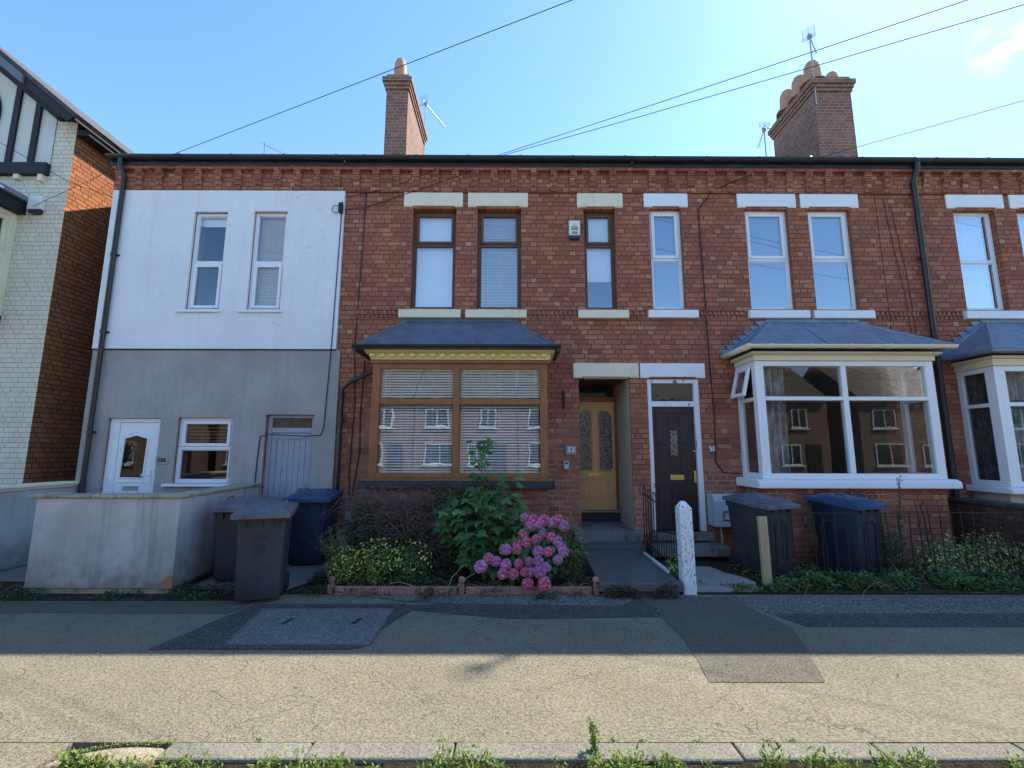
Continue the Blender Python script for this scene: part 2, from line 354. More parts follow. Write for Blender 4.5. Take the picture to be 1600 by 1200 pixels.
def window(parent,x0,x1,z0,z1,mat,glass,tr=None,rec=.1,fw=.05,sw=.05,sash=(1,1),blind=None,bz=None,name='window',label=None,vert=None,tilt=-30):
    y=D+rec;mb=MB();lights_frame(mb,x0,x1,z0,z1,y,fw,.07)
    L=[]
    if tr: 
        mb.box(x0+fw,x1-fw,y+.002,y+.068,tr-fw/2,tr+fw/2);L=[(x0+fw,x1-fw,tr+fw/2,z1-fw,sash[0]),(x0+fw,x1-fw,z0+fw,tr-fw/2,sash[1])]
    else: L=[(x0+fw,x1-fw,z0+fw,z1-fw,sash[0])]
    for a,b,c,d,s in L:
        if s: lights_frame(mb,a+.002,b-.002,c+.002,d-.002,y-.014,sw,.05)
        else: lights_frame(mb,a+.001,b-.001,c+.001,d-.001,y+.012,.015,.03)
    f=mb.build(name,mat,parent,bevel=.006,seg=2)
    if label:f['label']=label
    for a,b,c,d,s in L:
        q=sw if s else .015;g=MB();g.quad((a+q-.004,y+.02,c+q-.004),(b-q+.004,y+.02,c+q-.004),(b-q+.004,y+.02,d-q+.004),(a+q-.004,y+.02,d-q+.004));g.build('pane',glass,f)
    if blind:
        k,m=blind;zb=bz if bz is not None else z0
        if k=='roller': MB().box(x0+.03,x1-.03,y+.085,y+.09,zb,z1-.01).build('roller_blind',m,f)
        elif k=='ven': venetian(f,x0+.03,x1-.03,y+.11,zb,z1-.03,mat=m,tilt=tilt)
        elif k=='cur': curtain(f,x0+.01,x1-.01,y+.14,z0,z1,m)
    return f
def lintel(parent,x0,x1,z0,z1,mat,ch=.02):
    mb=MB();mb.box(x0,x1,D-.022,D+.1,z0+ch,z1)
    mb.add([(x0+.0,D-.022,z0+ch),(x1,D-.022,z0+ch),(x1-.0,D-.022,z0+ch*.99),(x0,D-.022,z0+ch*.99)],[(0,1,2,3)])
    mb.prism([(x0,z0+ch-.001),(x0+.0,z0),(x0+.14,z0),(x0+.16,z0+ch-.001)],'y',D-.0215,D+.099)
    mb.prism([(x1-.16,z0+ch-.001),(x1-.14,z0),(x1,z0),(x1,z0+ch-.001)],'y',D-.0215,D+.099)
    mb.box(x0+.17,x1-.17,D+.005,D+.098,z0,z0+ch-.002)
    return mb.build('lintel',mat,parent,bevel=.005)
def sill(parent,x0,x1,z0,z1,mat):
    mb=MB();mb.prism([(D-.075,z0),(D-.075,z1-.02),(D+.1,z1),(D+.1,z0)],'x',x0,x1)
    return mb.build('window_sill',mat,parent,bevel=.01,seg=2)
def cornice(parent,x0,x1,phase=0,step0=False):
    mb=MB()
    mb.box(x0,x1,D-.115,D+.02,6.475,6.54)
    mb.box(x0,x1,D-.035,D+.02,6.14,6.475)
    mb.box(x0,x1,D-.025,D+.02,6.10,6.14)
    i=math.ceil((x0-phase)/.345);
    while phase+i*.345+.12<x1:
        a=phase+i*.345
        if a>=x0: 
            mb.box(a,a+.118,D-.105,D-.035,6.39,6.476);mb.box(a+.001,a+.117,D-.088,D-.035,6.30,6.39);mb.box(a+.002,a+.116,D-.068,D-.035,6.21,6.30);mb.box(a+.003,a+.115,D-.050,D-.035,6.12,6.21)
        i+=1
    return mb.build('corbelled_cornice',m_brick,parent)
def gutter(parent,x0,x1,y,z,mat,r=.055,name='gutter',brk=.9,fascia=None):
    mb=MB();pr=[(y-r*math.cos(a),z-r*math.sin(a)) for a in [math.pi*i/10 for i in range(11)]]+[(y+r-.006,z+.004),(y-r+.006,z+.004)]
    mb.prism(pr,'x',x0,x1)
    x=x0+.35
    while x<x1:
        q=[(y-(r+.006)*math.cos(a),z-(r+.006)*math.sin(a)) for a in [math.pi*i/10 for i in range(11)]]+[(y+r,z+.009),(y-r,z+.009)]
        mb.prism(q,'x',x,x+.035);x+=brk
    if fascia: mb.box(x0+.01,x1-.01,y+r-.006,y+r+.016,z-fascia,z+.02)
    return mb.build(name,mat,parent,bevel=0)
def pipe(parent,pts,mat,r=.038,name='downpipe',clips=()):
    mb=MB();mb.tube(pts,r,12)
    for c in clips:
        mb.tube([(c[0],c[1],c[2]-.03),(c[0],c[1],c[2]+.03)],r+.008,12); mb.box(c[0]-r-.035,c[0]+r+.035,c[1]+.02,c[1]+.045,c[2]-.012,c[2]+.012)
    return mb.build(name,mat,parent,smooth=False,auto=True)
def house_shell(h,x0,x1,holes,wmat=m_brick,z0=-.05,left=False):
    mb=MB();wall_holes(mb,x0,x1,z0,6.5,D,holes)
    w=mb.build('wall',wmat,h)
    MB().box(x0,x1,BACK-.2,BACK,z0,6.5).build('back_wall',wmat,h)
    if left:
        g=MB();g.quad((x0,D+.02,z0),(x0,D+.02,6.5),(x0,BACK,6.5),(x0,BACK,z0)); g.add([(x0,7.4,6.5),(x0,BACK,6.5),(x0,11.35,9.15)],[(0,1,2)]);g.build('gable_wall',m_brick_dark,h)  # gable darker than the front wall: passage shade put into its colour
    it=MB();a,b=x0+.012,x1-.012;y=D+.3
    it.box(a,a+.05,y,BACK-.21,z0,6.5);it.box(b-.05,b,y,BACK-.21,z0,6.5)
    it.box(a+.051,b-.051,y+3.4,y+3.5,z0,6.5);it.box(a+.051,b-.051,D+.281,y+3.39,3.3,3.6);it.box(a+.051,b-.051,D+.281,y+3.39,6.3,6.45);it.box(a+.051,b-.051,D+.7,y+3.39,z0,.35)
    it.build('interior_walls',m_interior,h)
    r=MB();r.prism([(7.395,6.62),(11.35,9.26),(15.45,6.575),(15.45,6.48),(11.35,9.14),(7.40,6.545)],'x',x0,x1);r.box(x0,x1,11.27,11.43,9.24,9.34)
    rf=r.build('roof',m_tiles,h);return w,rf
def bay_roof(parent,xa,xb,ta,tb,mat,flash=None,z0=3.16,zt=3.76,y0=6.68,flaps=True):
    mb=MB();mb.add([(xa,D,z0),(xa,y0,z0),(xb,y0,z0),(xb,D,z0),(ta,D-.002,zt),(tb,D-.002,zt),(ta+.05,D-.05,zt-.03),(tb-.05,D-.05,zt-.03)],
      [(0,1,6,4),(1,2,7,6),(2,3,5,7),(6,7,5,4),(0,3,2,1)])
    for p,q in (((xa,y0,z0),(ta+.05,D-.05,zt-.03)),((xb,y0,z0),(tb-.05,D-.05,zt-.03))): mb.tube([p,q],.022,6)
    mb.box(xa,xb,y0+.005,D,z0-.03,z0-.002)
    mb.box(ta,tb,D-.02,D,zt-.005,zt+.05)
    if flaps:
        mx=(ta*2+tb)/3
        mb.tube([(mx-.05,y0,z0+.006),(mx-.0,D-.05,zt-.03)],.012,6)
    r=mb.build('bay_roof',mat,parent)
    if flash:
        n=7
        for s,e0,e1 in ((-1,xa,ta),(1,xb,tb)):
            f=MB()
            for i in range(n):
                t0=i/n;t1=(i+1)/n
                x_0=e0+(e1-e0)*t0;x_1=e0+(e1-e0)*t1;za=z0+(zt-z0)*t0;zb=z0+(zt-z0)*t1
                f.prism([(x_0+s*.07,za+.1),(x_0,za),(x_1,zb),(x_1+s*.04,zb+.02)] if True else 0,'y',D-.012,D-.002)
            f.build('stepped_flashing',m_lead,parent)
    return r
def text(parent,body,x,y,z,size,mat,depth=.003,name='lettering',sx=1,align='CENTER',bold=.0):
    cu=bpy.data.curves.new('t','FONT');cu.body=body;cu.size=size;cu.extrude=depth;cu.align_x=align;cu.align_y='CENTER';cu.offset=bold
    o=bpy.data.objects.new('t',cu);COL.objects.link(o);bpy.context.view_layer.update()
    me=bpy.data.meshes.new_from_object(o.evaluated_get(bpy.context.evaluated_depsgraph_get()))
    bpy.data.objects.remove(o);me.materials.clear();me.materials.append(mat)
    me.transform(Matrix.Translation((x,y,z))@Matrix.Rotation(R(90),4,'X')@Matrix.Diagonal((sx,1,1,1)))
    if parent is not None: me.transform(Matrix.Translation(-ORG[parent.name]))
    ob=bpy.data.objects.new(name,me);COL.objects.link(ob)
    if parent is not None:ob.parent=parent;ORG[ob.name]=ORG[parent.name]
    else:ORG[ob.name]=Vector((0,0,0))
    return ob
def chimney(parent,x0,x1,y0,y1,zb,zt,pots,big=False):
    mb=MB();mb.box(x0,x1,y0,y1,zb,zt-.33,0)
    mb.box(x0-.03,x1+.03,y0-.03,y1+.03,zt-.33,zt-.25,0);mb.box(x0-.055,x1+.055,y0-.055,y1+.055,zt-.25,zt-.17,0);mb.box(x0-.085,x1+.085,y0-.085,y1+.085,zt-.17,zt-.06,0)
    mb.box(x0-.01,x1+.01,y0-.01,y1+.01,zt-.06,zt+.05,0)
    ch=mb.build('chimney',m_stack,parent,bevel=.004)
    f=MB()
    for (px,py,h,r) in pots:
        p=MB();p.lathe([(r*1.12,zt+.03),(r*1.12,zt+.1),(r,zt+.11),(r*.95,zt+h*.55),(r*.86,zt+h*.8),(r*.62,zt+h*.95),(r*.25,zt+h)],(px,py,0),16)
        p.tube([(px,py,zt+.02),(px,py,zt+.04)],r*1.5,12)
        a=R(-30)
        for q in (-35,20,75,130,200,260): 
            cx=px+math.cos(R(q))*r*.9;cy=py+math.sin(R(q))*r*.9
        p.build('chimney_pot',m_pot,ch,smooth=False,auto=True)
        s=MB()
    return ch
# ---- 53A rendered end house
hA=thing('rendered_house',(-4.9,D,0),'end terrace house rendered white above and rough grey below, with small white framed windows','house')
A1,A2=(-5.48,-4.90,3.94,5.71),(-4.45,-3.87,3.94,5.72)
AD=(-6.52,-5.67,.12,2.13);AG=(-5.39,-4.50,1.09,2.14);AP=(-3.97,-3.18,.03,2.19)
house_shell(hA,-6.9,-2.88,[A1,A2,AD,AG,AP],left=True)
def render_panel(name,x0,x1,z0,z1,y,holes,mat):
    mb=MB();wall_holes(mb,x0,x1,z0,z1,y,holes,th=D-y+.001)
    mb.quad((x0,y,z0),(x0,D+.0,z0),(x0,D,z1),(x0,y,z1));mb.quad((x1,y,z0),(x1,y,z1),(x1,D,z1),(x1,D,z0));mb.quad((x0,y,z0),(x1,y,z0),(x1,D,z0),(x0,D,z0));mb.quad((x0,y,z1),(x0,D,z1),(x1,D,z1),(x1,y,z1))
    return mb.build(name,mat,hA)
render_panel('upper_render',-6.93,-2.90,3.275,6.105,D-.045,[A1,A2],m_white_render)
render_panel('lower_render',-6.92,-2.83,-.02,3.26,D-.03,[AD,AG,AP],m_grey_render)
mb=MB();mb.box(-6.93,-2.90,D-.052,D,3.258,3.277);mb.build('render_bead',m_darkwood,hA)
cornice(hA,-6.95,-2.88,phase=-6.9)
w=window(hA,*A1,m_upvc,g_mid,tr=4.80,rec=.02,sash=(0,1),blind=('roller',m_blind),bz=5.50,label='upstairs left window with short white blind')
MB().box(-5.6,-4.86,D-.09,D+.02,3.90,3.94).build('window_sill',m_upvc,w,bevel=.004)
w=window(hA,*A2,m_upvc,g_mid,tr=4.80,rec=.02,sash=(0,1),blind=('ven',m_cream_blind),tilt=-40,label='upstairs right window with closed venetian blind')
MB().box(-4.57,-3.83,D-.09,D+.02,3.90,3.94).build('window_sill',m_upvc,w,bevel=.004)
w=window(hA,*AG,m_upvc,g_bay,tr=1.65,rec=.03,fw=.05,sash=(1,0),blind=('ven',m_woodblind),bz=1.7,label='ground floor window beside the front door')
MB().box(-5.50,-4.45,D-.1,D+.04,1.045,1.088).build('window_sill',m_upvc,w,bevel=.004)
# white front door
fr=MB();y=D+.02;lights_frame(fr,AD[0],AD[1],AD[2],AD[3],y,.07,.08);fr.box(-6.45,-6.36,y+.002,y+.07,.19,2.06);fr.build('door_frame',m_upvc,hA,bevel=.006)
d=MB();d.box(-6.355,-5.745,y+.012,y+.06,.195,2.055)
gp=[(-6.28,1.17),(-5.90,1.17),(-5.88,1.80),(-6.07,1.86),(-6.26,1.80)]
for off,r_ in ((0,.016),): d.tube([(a,y+.01,b) for a,b in gp+[gp[0]]],r_,6)
d.tube([(-6.31,y+.008,1.84),(-6.07,y+.008,1.91),(-5.84,y+.008,1.84)],.009,6)
d.tube([(-6.31,y+.008,1.11),(-5.84,y+.008,1.11)],.008,6)
d.tube([(-6.28,y+.01,.9),(-5.84,y+.01,.9),(-5.84,y+.01,.3),(-6.28,y+.01,.3),(-6.28,y+.01,.9)],.01,6)
fd=d.build('front_door',m_upvc,hA,bevel=.004)
MB().prism(gp,'y',y+.006,y+.011).build('door_glass',M_glass('door_glass_dark',.05,(.2,.18,.16),wav=.0005,wsc=10),fd)
MB().box(-6.2,-5.95,y+.0,y+.012,.975,1.045).build('letter_plate',m_chrome,fd,bevel=.004)
h=MB();h.box(-5.81,-5.775,y-.002,y+.011,1.06,1.30);h.tube([(-5.79,y-.04,1.22),(-5.9,y-.045,1.22)],.009,8);h.tube([(-5.79,y,1.22),(-5.79,y-.04,1.22)],.01,8);h.build('door_handle',m_upvc,fd)
MB().box(-6.53,-5.66,D-.15,D+.1,.02,.12).build('door_step',m_concrete,hA,bevel=.01)
# boarded side gate door
y=D+.05;fr=MB();fr.box(-3.97,-3.90,y,y+.08,.03,2.19);fr.box(-3.25,-3.18,y,y+.08,.03,2.19);fr.box(-3.9,-3.25,y,y+.08,2.14,2.19);fr.box(-3.9,-3.25,y,y+.08,1.90,1.98);fr.build('gate_frame',m_greydoor,hA,bevel=.005)
MB().box(-3.9,-3.25,y+.03,y+.035,1.98,2.14).build('fanlight',M_plain('dusty_brown_glass',(.09,.065,.045),.25,.3,8,.1),hA)
d=MB();x=-3.895
while x<-3.26: d.box(x,min(x+.088,-3.255),y+.03,y+.055,.05,1.895);x+=.0915
d.box(-3.896,-3.82,y+.015,y+.03,.05,1.895);d.box(-3.33,-3.254,y+.015,y+.03,.05,1.895);d.box(-3.82,-3.33,y+.016,y+.03,1.8,1.894)
gd=d.build('side_door',m_greydoor,hA,bevel=.004);gd['label']='grey boarded passage door at the right end'
h=MB();h.tube([(-3.30,y-.01,1.1),(-3.30,y-.01,.95)],.008,6);h.tube([(-3.22,y-.02,1.02),(-3.36,y-.02,1.02)],.007,6);h.build('door_latch',m_chrome,gd)
gutter(hA,-6.98,-2.9,7.31,6.66,m_black,r=.062,fascia=.125)
pipe(hA,[(-6.74,7.30,6.6),(-6.74,7.30,6.5),(-6.74,7.41,6.32),(-6.74,7.41,.05)],m_black,clips=[(-6.74,7.41,4.9),(-6.74,7.41,3.55),(-6.74,7.41,1.9)])
# cables on its wall
mb=MB();mb.tube([(-2.93,D-.055,5.9),(-2.95,D-.055,4.5),(-2.97,D-.055,3.3),(-3.02,D-.04,2.0),(-3.06,D-.04,1.86),(-3.3,D-.04,1.84),(-3.9,D-.04,1.87),(-4.03,D-.04,1.84),(-4.05,D-.04,1.5),(-4.07,D-.04,.6)],.008,6);mb.build('wall_cable',m_cable,hA)
mb=MB();mb.box(-2.97,-2.91,D-.12,D-.045,5.68,5.85);mb.tube([(-2.94,D-.1,5.8)]+[(-3.02+.07*math.cos(a),D-.09,5.74+.07*math.sin(a)) for a in [i*.6 for i in range(12)]],.006,5);mb.build('cable_bracket',m_cable,hA)
n53=thing('house_number_sign',(-5.56,D-.04,1.45),'small clear number plate reading 53A beside the white plastic door','sign')
MB().box(-5.67,-5.47,D-.042,D-.031,1.39,1.52).build('plate',m_grey_render,n53,bevel=.002)
text(n53,'53A',-5.57,D-.046,1.455,.085,m_ink,name='number',bold=.002)
# ---- 53 brick house with oak bay
hB=thing('terraced_house',(-.4,D,0),'red brick terraced house with brown upstairs windows, golden oak bay and oak front door','house')
B1,B2,B3=(-1.71,-.95,4.0,5.81),(-.58,.18,4.0,5.81),(1.27,1.82,4.0,5.81)
BD=(1.13,1.97,.30,2.82);BB=(-1.95,.42,1.2,2.95)
house_shell(hB,-2.88,2.12,[B1,B2,B3,BD,BB])
cornice(hB,-2.88,2.12,phase=-6.9)
window(hB,*B1,m_brown,g_mid2,tr=5.18,rec=.12,fw=.05,sw=.045,sash=(1,0),blind=('roller',m_blind),label='brown window with plain white blind')
window(hB,*B2,m_brown,g_mid2,tr=5.18,rec=.12,fw=.05,sw=.045,sash=(1,0),blind=('ven',m_blind),label='brown window with venetian blind')
window(hB,*B3,m_brown,g_mid2,tr=5.18,rec=.12,fw=.05,sw=.045,sash=(1,0),blind=('roller',m_blind),bz=4.55,label='narrow brown window with blind half way down')
for a,b in ((-1.87,-.84),(-.75,.30),(1.16,1.96)): lintel(hB,a,b,5.83,6.10,m_cream_stone)
for a,b in ((-1.88,-.84),(-.76,.27),(1.14,1.99)): sill(hB,a,b,3.82,3.98,m_cream_stone)
lintel(hB,1.04,2.125,2.81,3.06,m_cream_stone)
def string_course(h,segs,z=3.9):
    for a,b in segs:
        x=a;mb=MB()
        while x<b-.03:
            mb.box(x,x+.05,D-.018,D+.01,z+.0,z+.055);mb.box(x+.02,min(x+.07,b),D-.014,D+.01,z-.07,z-.012);x+=.075
        mb.box(a,b,D-.022,D+.01,z+.058,z+.075);mb.box(a,b,D-.02,D+.01,z-.01,z-.002)
        mb.build('string_course',m_brick,h)
string_course(hB,[(-2.6,-1.9),(.3,1.12),(2.0,2.12)])
# bay 53
y=6.9;mb=MB()
mb.box(-2.10,-1.985,y,y+.1,1.21,2.93);mb.box(.45,.565,y,y+.1,1.21,2.93);mb.box(-.865,-.775,y+.004,y+.09,1.29,2.86)
mb.box(-1.985,.45,y+.002,y+.09,2.85,2.93);mb.box(-1.985,.45,y+.002,y+.09,1.21,1.29)
mb.box(-1.985,-.865,y+.003,y+.088,2.31,2.39);mb.box(-.775,.45,y+.003,y+.088,2.31,2.39)
for xs in (-2.095,.49):
    mb.box(xs,xs+.07,D-.09,D-.003,1.21,2.93);mb.box(xs,xs+.07,y+.101,D-.091,2.86,2.93);mb.box(xs,xs+.07,y+.101,D-.091,1.21,1.29);mb.box(xs,xs+.07,y+.101,D-.091,2.32,2.38)
mb.box(-2.13,.60,y-.03,D-.003,2.932,2.985);mb.box(-2.15,.61,y-.045,D-.003,1.17,1.209)
bw=mb.build('bay_window',m_oak,hB,bevel=.006,seg=2)
for a,b in ((-1.985,-.865),(-.775,.45)):
    for c,d in ((1.29,2.31),(2.39,2.85)):
        g=MB();g.quad((a,y+.04,c),(b,y+.04,c),(b,y+.04,d),(a,y+.04,d));g.build('pane',g_bay2 if a<-1 else g_bay2,bw)
    venetian(bw,a+.02,b-.02,y+.10,1.29,2.86,pitch=.0405,dep=.037,tilt=44,mat=m_cream_blind)
for xs in (-2.06,.525):
    for c,d in ((1.29,2.32),(2.38,2.86)): g=MB();g.quad((xs,y+.1,c),(xs,D-.09,c),(xs,D-.09,d),(xs,y+.1,d));g.build('pane',g_bay,bw)
mb=MB();mb.box(-2.13,.60,y-.04,D-.003,2.987,3.01);mb.box(-2.14,.61,y-.045,D-.003,3.01,3.075);mb.prism([(y-.045,3.076),(y-.135,3.10),(y-.135,3.12),(D-.003,3.12),(D-.003,3.076)],'x',-2.20,.67)
x=-2.13
while x<.6: mb.box(x,x+.075,y-.105,y-.045,3.02,3.068);x+=.1525
mb.build('dentil_cornice',m_yellowpaint,hB,bevel=.003)
bay_roof(hB,-2.31,.71,-1.84,.12,m_slate,z0=3.155,flaps=False)
gutter(hB,-2.34,.74,6.665,3.17,m_black,r=.045,brk=1.0)
for gx in (-2.32,.72): MB().tube([(gx,6.67,3.13),(gx,7.45,3.13)],.045,8).build('gutter',m_black,hB)
mb=MB();mb.prism([(y-.09,1.06),(y-.09,1.145),(y-.05,1.169),(D-.003,1.169),(D-.003,1.06)],'x',-2.23,.66);mb.build('bay_sill',m_sill_black,hB,bevel=.012,seg=2)
mb=MB();mb.box(-2.1,.56,y+.02,D-.002,-.05,1.06);mb.build('bay_plinth',m_brick,hB)
pipe(hB,[(-2.1,7.05,2.98),(-2.2,7.35,2.9),(-2.62,7.42,2.72),(-2.74,7.43,2.6),(-2.74,7.43,.1)],m_black,r=.034,clips=[(-2.74,7.43,2.1),(-2.74,7.43,.9)])
mb=MB();mb.tube([(-2.54,D-.01,6.1),(-2.56,D-.012,4.8),(-2.60,D-.012,3.3),(-2.55,D-.012,2.4),(-2.58,D-.012,1.2),(-2.54,D-.01,.6)],.009,6);mb.tube([(-2.42,D-.01,3.1),(-2.45,D-.012,2.2),(-2.43,D-.012,1.6),(-2.52,D-.01,.9)],.009,6)
mb.tube([(-2.9,D-.06,5.98),(-2.2,D-.02,6.15),(-1.3,D-.13,6.46)],.006,5);mb.tube([(-2.88,D-.06,5.75),(-2.5,D-.02,5.82),(-1.9,D-.02,6.05),(-.6,D-.13,6.46)],.006,5)
mb.build('wall_cable',m_cable,hB)
# recess and oak door
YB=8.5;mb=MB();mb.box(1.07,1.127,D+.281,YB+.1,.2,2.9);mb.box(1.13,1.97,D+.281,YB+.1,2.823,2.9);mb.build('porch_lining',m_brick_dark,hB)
mb=MB();mb.box(1.972,2.03,D+.02,YB+.1,.3,2.82);mb.add([(1.968,D+.03,.3),(1.968,YB,.3),(1.968,YB,2.818),(1.968,D+.03,2.818)],[(0,1,2,3)]);mb.build('porch_side_panel',m_cream_render,hB)
mb=MB();mb.box(1.13,1.97,D+.0,YB+.1,.2,.375);mb.box(1.0,2.06,D-.16,D+.0,.22,.37);mb.build('door_step',m_step,hB,bevel=.012,seg=2)
mb=MB();mb.box(1.13,1.965,YB-.07,YB+.05,.375,.53);mb.build('door_riser',m_sill_black,hB)
mb=MB();mb.box(1.13,1.965,YB-.1,YB+.05,.53,.565);mb.build('threshold',m_cop,hB,bevel=.006)
y=YB-.02;mb=MB();mb.box(1.13,1.195,y-.01,y+.07,.56,2.82);mb.box(1.92,1.966,y-.02,y+.07,.56,2.82);mb.box(1.195,1.92,y-.015,y+.07,2.525,2.61);mb.build('door_frame',m_oak,hB,bevel=.005)
MB().box(1.195,1.92,y+.03,y+.036,2.61,2.82).build('fanlight',M_plain('dark_fanlight_glass',(.03,.033,.04),.08,.2,8,.0),hB)
DOOR0=set(bpy.data.objects);d=MB();d.box(1.148,1.827,y+.012,y+.055,.605,2.475)
def dpanel(mb,pts,yy,r=.009): mb.tube([(a,yy,b) for a,b in pts+[pts[0]]],r,6)
cL=[(1.185,1.32),(1.235,1.27),(1.40,1.27),(1.43,1.29),(1.43,2.25),(1.41,2.30),(1.36,2.33),(1.26,2.31),(1.185,2.23)]
cR=[(2*1.487-a,b) for a,b in cL]
for c in (cL,cR): dpanel(d,c,y+.01,.012)
for x in (1.205,1.30,1.395,1.58,1.675,1.77): d.box(x-.012,x+.012,y+.006,y+.014,.84,1.06)
P1=[(1.185,.82),(1.79,.82),(1.79,1.08),(1.66,1.15),(1.487,1.12),(1.31,1.15),(1.185,1.08)];dpanel(d,P1,y+.01)
d.box(1.46,1.515,y+.008,y+.014,.83,1.12)
fd=d.build('front_door',m_oakdoor,hB,bevel=.004)
def mk_leaded():
    t=NT('leaded_lattice_glass');p=t.pos();v=t.voro(t.scale(p,(1,1,1)),38,'DISTANCE_TO_EDGE','Distance',.6)
    ln=t.mr(v,.03,.09);q=t.voro(p,38,'F1','Color');c=t.mix(t.mr(q,.2,.9),(.03,.033,.035),(.34,.32,.27))
    c=t.mix(ln,(.02,.02,.02),c);t.pb(c,.18,.7,t.bump(v,.5,.004));return t.m
m_leaded=mk_leaded()
for c in (cL,cR): MB().prism(c,'y',y+.004,y+.0115).build('door_glass',m_leaded,fd)
mb=MB();mb.box(1.35,1.60,y-.002,y+.011,1.165,1.235);mb.box(1.385,1.565,y-.006,y-.002,1.18,1.22);mb.build('letter_plate',m_brass,fd,bevel=.003)
for o in set(bpy.data.objects)-DOOR0:   # a full 1.96 m door, hung in its frame
    for v in o.data.vertices:
        X=v.co.x+ORG[o.name].x;Z=v.co.z;v.co.x=1.56+(X-1.487)*1.06-ORG[o.name].x;v.co.z=.57+(Z-.605)*1.043
chimney(hB,-2.80,-2.31,9.25,11.1,6.9,9.98,[(-2.56,9.45,.62,.15),(-2.55,9.95,.3,.11),(-2.55,10.45,.3,.11),(-2.52,10.9,.36,.13)])
gutter(hB,-2.9,2.12,7.31,6.66,m_black,r=.062,fascia=.125)
# ---- 55
hC=thing('terraced_house',(4.6,D,0),'red brick terraced house with white windows, white framed bay and dark plum front door','house')
C1,C2,C3=(2.42,2.98,4.0,5.82),(4.09,4.85,4.0,5.82),(5.20,5.94,4.0,5.82)
CD=(2.26,3.12,.36,2.80);CB=(3.85,6.36,1.2,2.95)
house_shell(hC,2.12,7.0,[C1,C2,C3,CD,CB])
cornice(hC,2.12,7.0,phase=-6.9)
for c,l in ((C1,'narrow white window above the dark door'),(C2,'left white window above the bay'),(C3,'right white window above the bay')):
    window(hC,*c,m_upvc,g_up,tr=4.91,rec=.08,fw=.045,sw=.055,sash=(1,0),blind=('roller',m_blindb),label=l)
for a,b in ((2.33,3.10),(3.97,5.0),(5.08,6.10)): lintel(hC,a,b,5.84,6.10,m_white_stone)
for a,b in ((2.32,3.16),(4.02,5.04),(5.11,6.13)): sill(hC,a,b,3.83,3.985,m_white_stone)
lintel(hC,2.15,3.225,2.81,3.06,m_white_stone)
string_course(hC,[(2.12,2.3),(3.2,3.95),(6.2,7.0)])
y=D+.06;mb=MB();mb.box(2.26,2.33,y-.04,y+.07,.36,2.80);mb.box(3.035,3.12,y-.04,y+.07,.36,2.80);mb.box(2.33,3.035,y-.035,y+.065,2.73,2.80);mb.box(2.33,3.035,y-.035,y+.065,2.34,2.43)
mb.build('door_frame',m_whitepaint,hC,bevel=.005)
g=MB();g.quad((2.33,y+.02,2.43),(3.035,y+.02,2.43),(3.035,y+.02,2.73),(2.33,y+.02,2.73));g.build('fanlight',g_dark,hC)
d=MB();d.box(2.335,3.03,y+.02,y+.06,.38,2.335)
def rpanel(mb,a,b,c,e,yy):
    mb.tube([(a,yy,c),(b,yy,c),(b,yy,e),(a,yy,e),(a,yy,c)],.009,6); mb.prism([(a+.03,c+.03),(b-.03,c+.03),(b-.03,e-.03),(a+.03,e-.03)],'y',yy-.004,yy+.006)
for a,b in ((2.40,2.58),(2.785,2.965)): rpanel(d,a,b,1.72,2.24,y+.02);rpanel(d,a,b,1.25,1.66,y+.02)
rpanel(d,2.62,2.745,1.98,2.24,y+.02);rpanel(d,2.62,2.745,1.29,1.50,y+.02)
for a,b in ((2.40,2.60),(2.77,2.965)): rpanel(d,a,b,.5,1.08,y+.02)
rpanel(d,2.63,2.74,.5,1.08,y+.02)
fd=d.build('front_door',m_darkdoor,hC,bevel=.003)
mb=MB();mb.box(2.625,2.74,y+.008,y+.019,1.55,1.95);mb.build('door_glass',m_leaded,fd)
mb=MB();mb.box(2.60,2.82,y+.008,y+.02,1.155,1.235);mb.box(2.63,2.79,y+.004,y+.008,1.175,1.215);mb.build('letter_plate',m_brass,fd,bevel=.003)
mb=MB();mb.box(2.985,3.02,y+.006,y+.02,1.11,1.30);mb.tube([(3.0,y+.01,1.24),(3.0,y-.03,1.24)],.012,8);mb.build('door_lock',m_brass,fd);MB().tube([(3.0,y+.02,1.62),(3.0,y-.02,1.62)],[.02,.016],10).build('door_knob',m_brass,fd)
mb=MB();mb.box(2.2,3.18,D-.14,D+.12,.24,.36);mb.box(2.1,3.25,D-.5,D-.14,.08,.22);mb.build('door_step',m_step,hC,bevel=.012,seg=2)
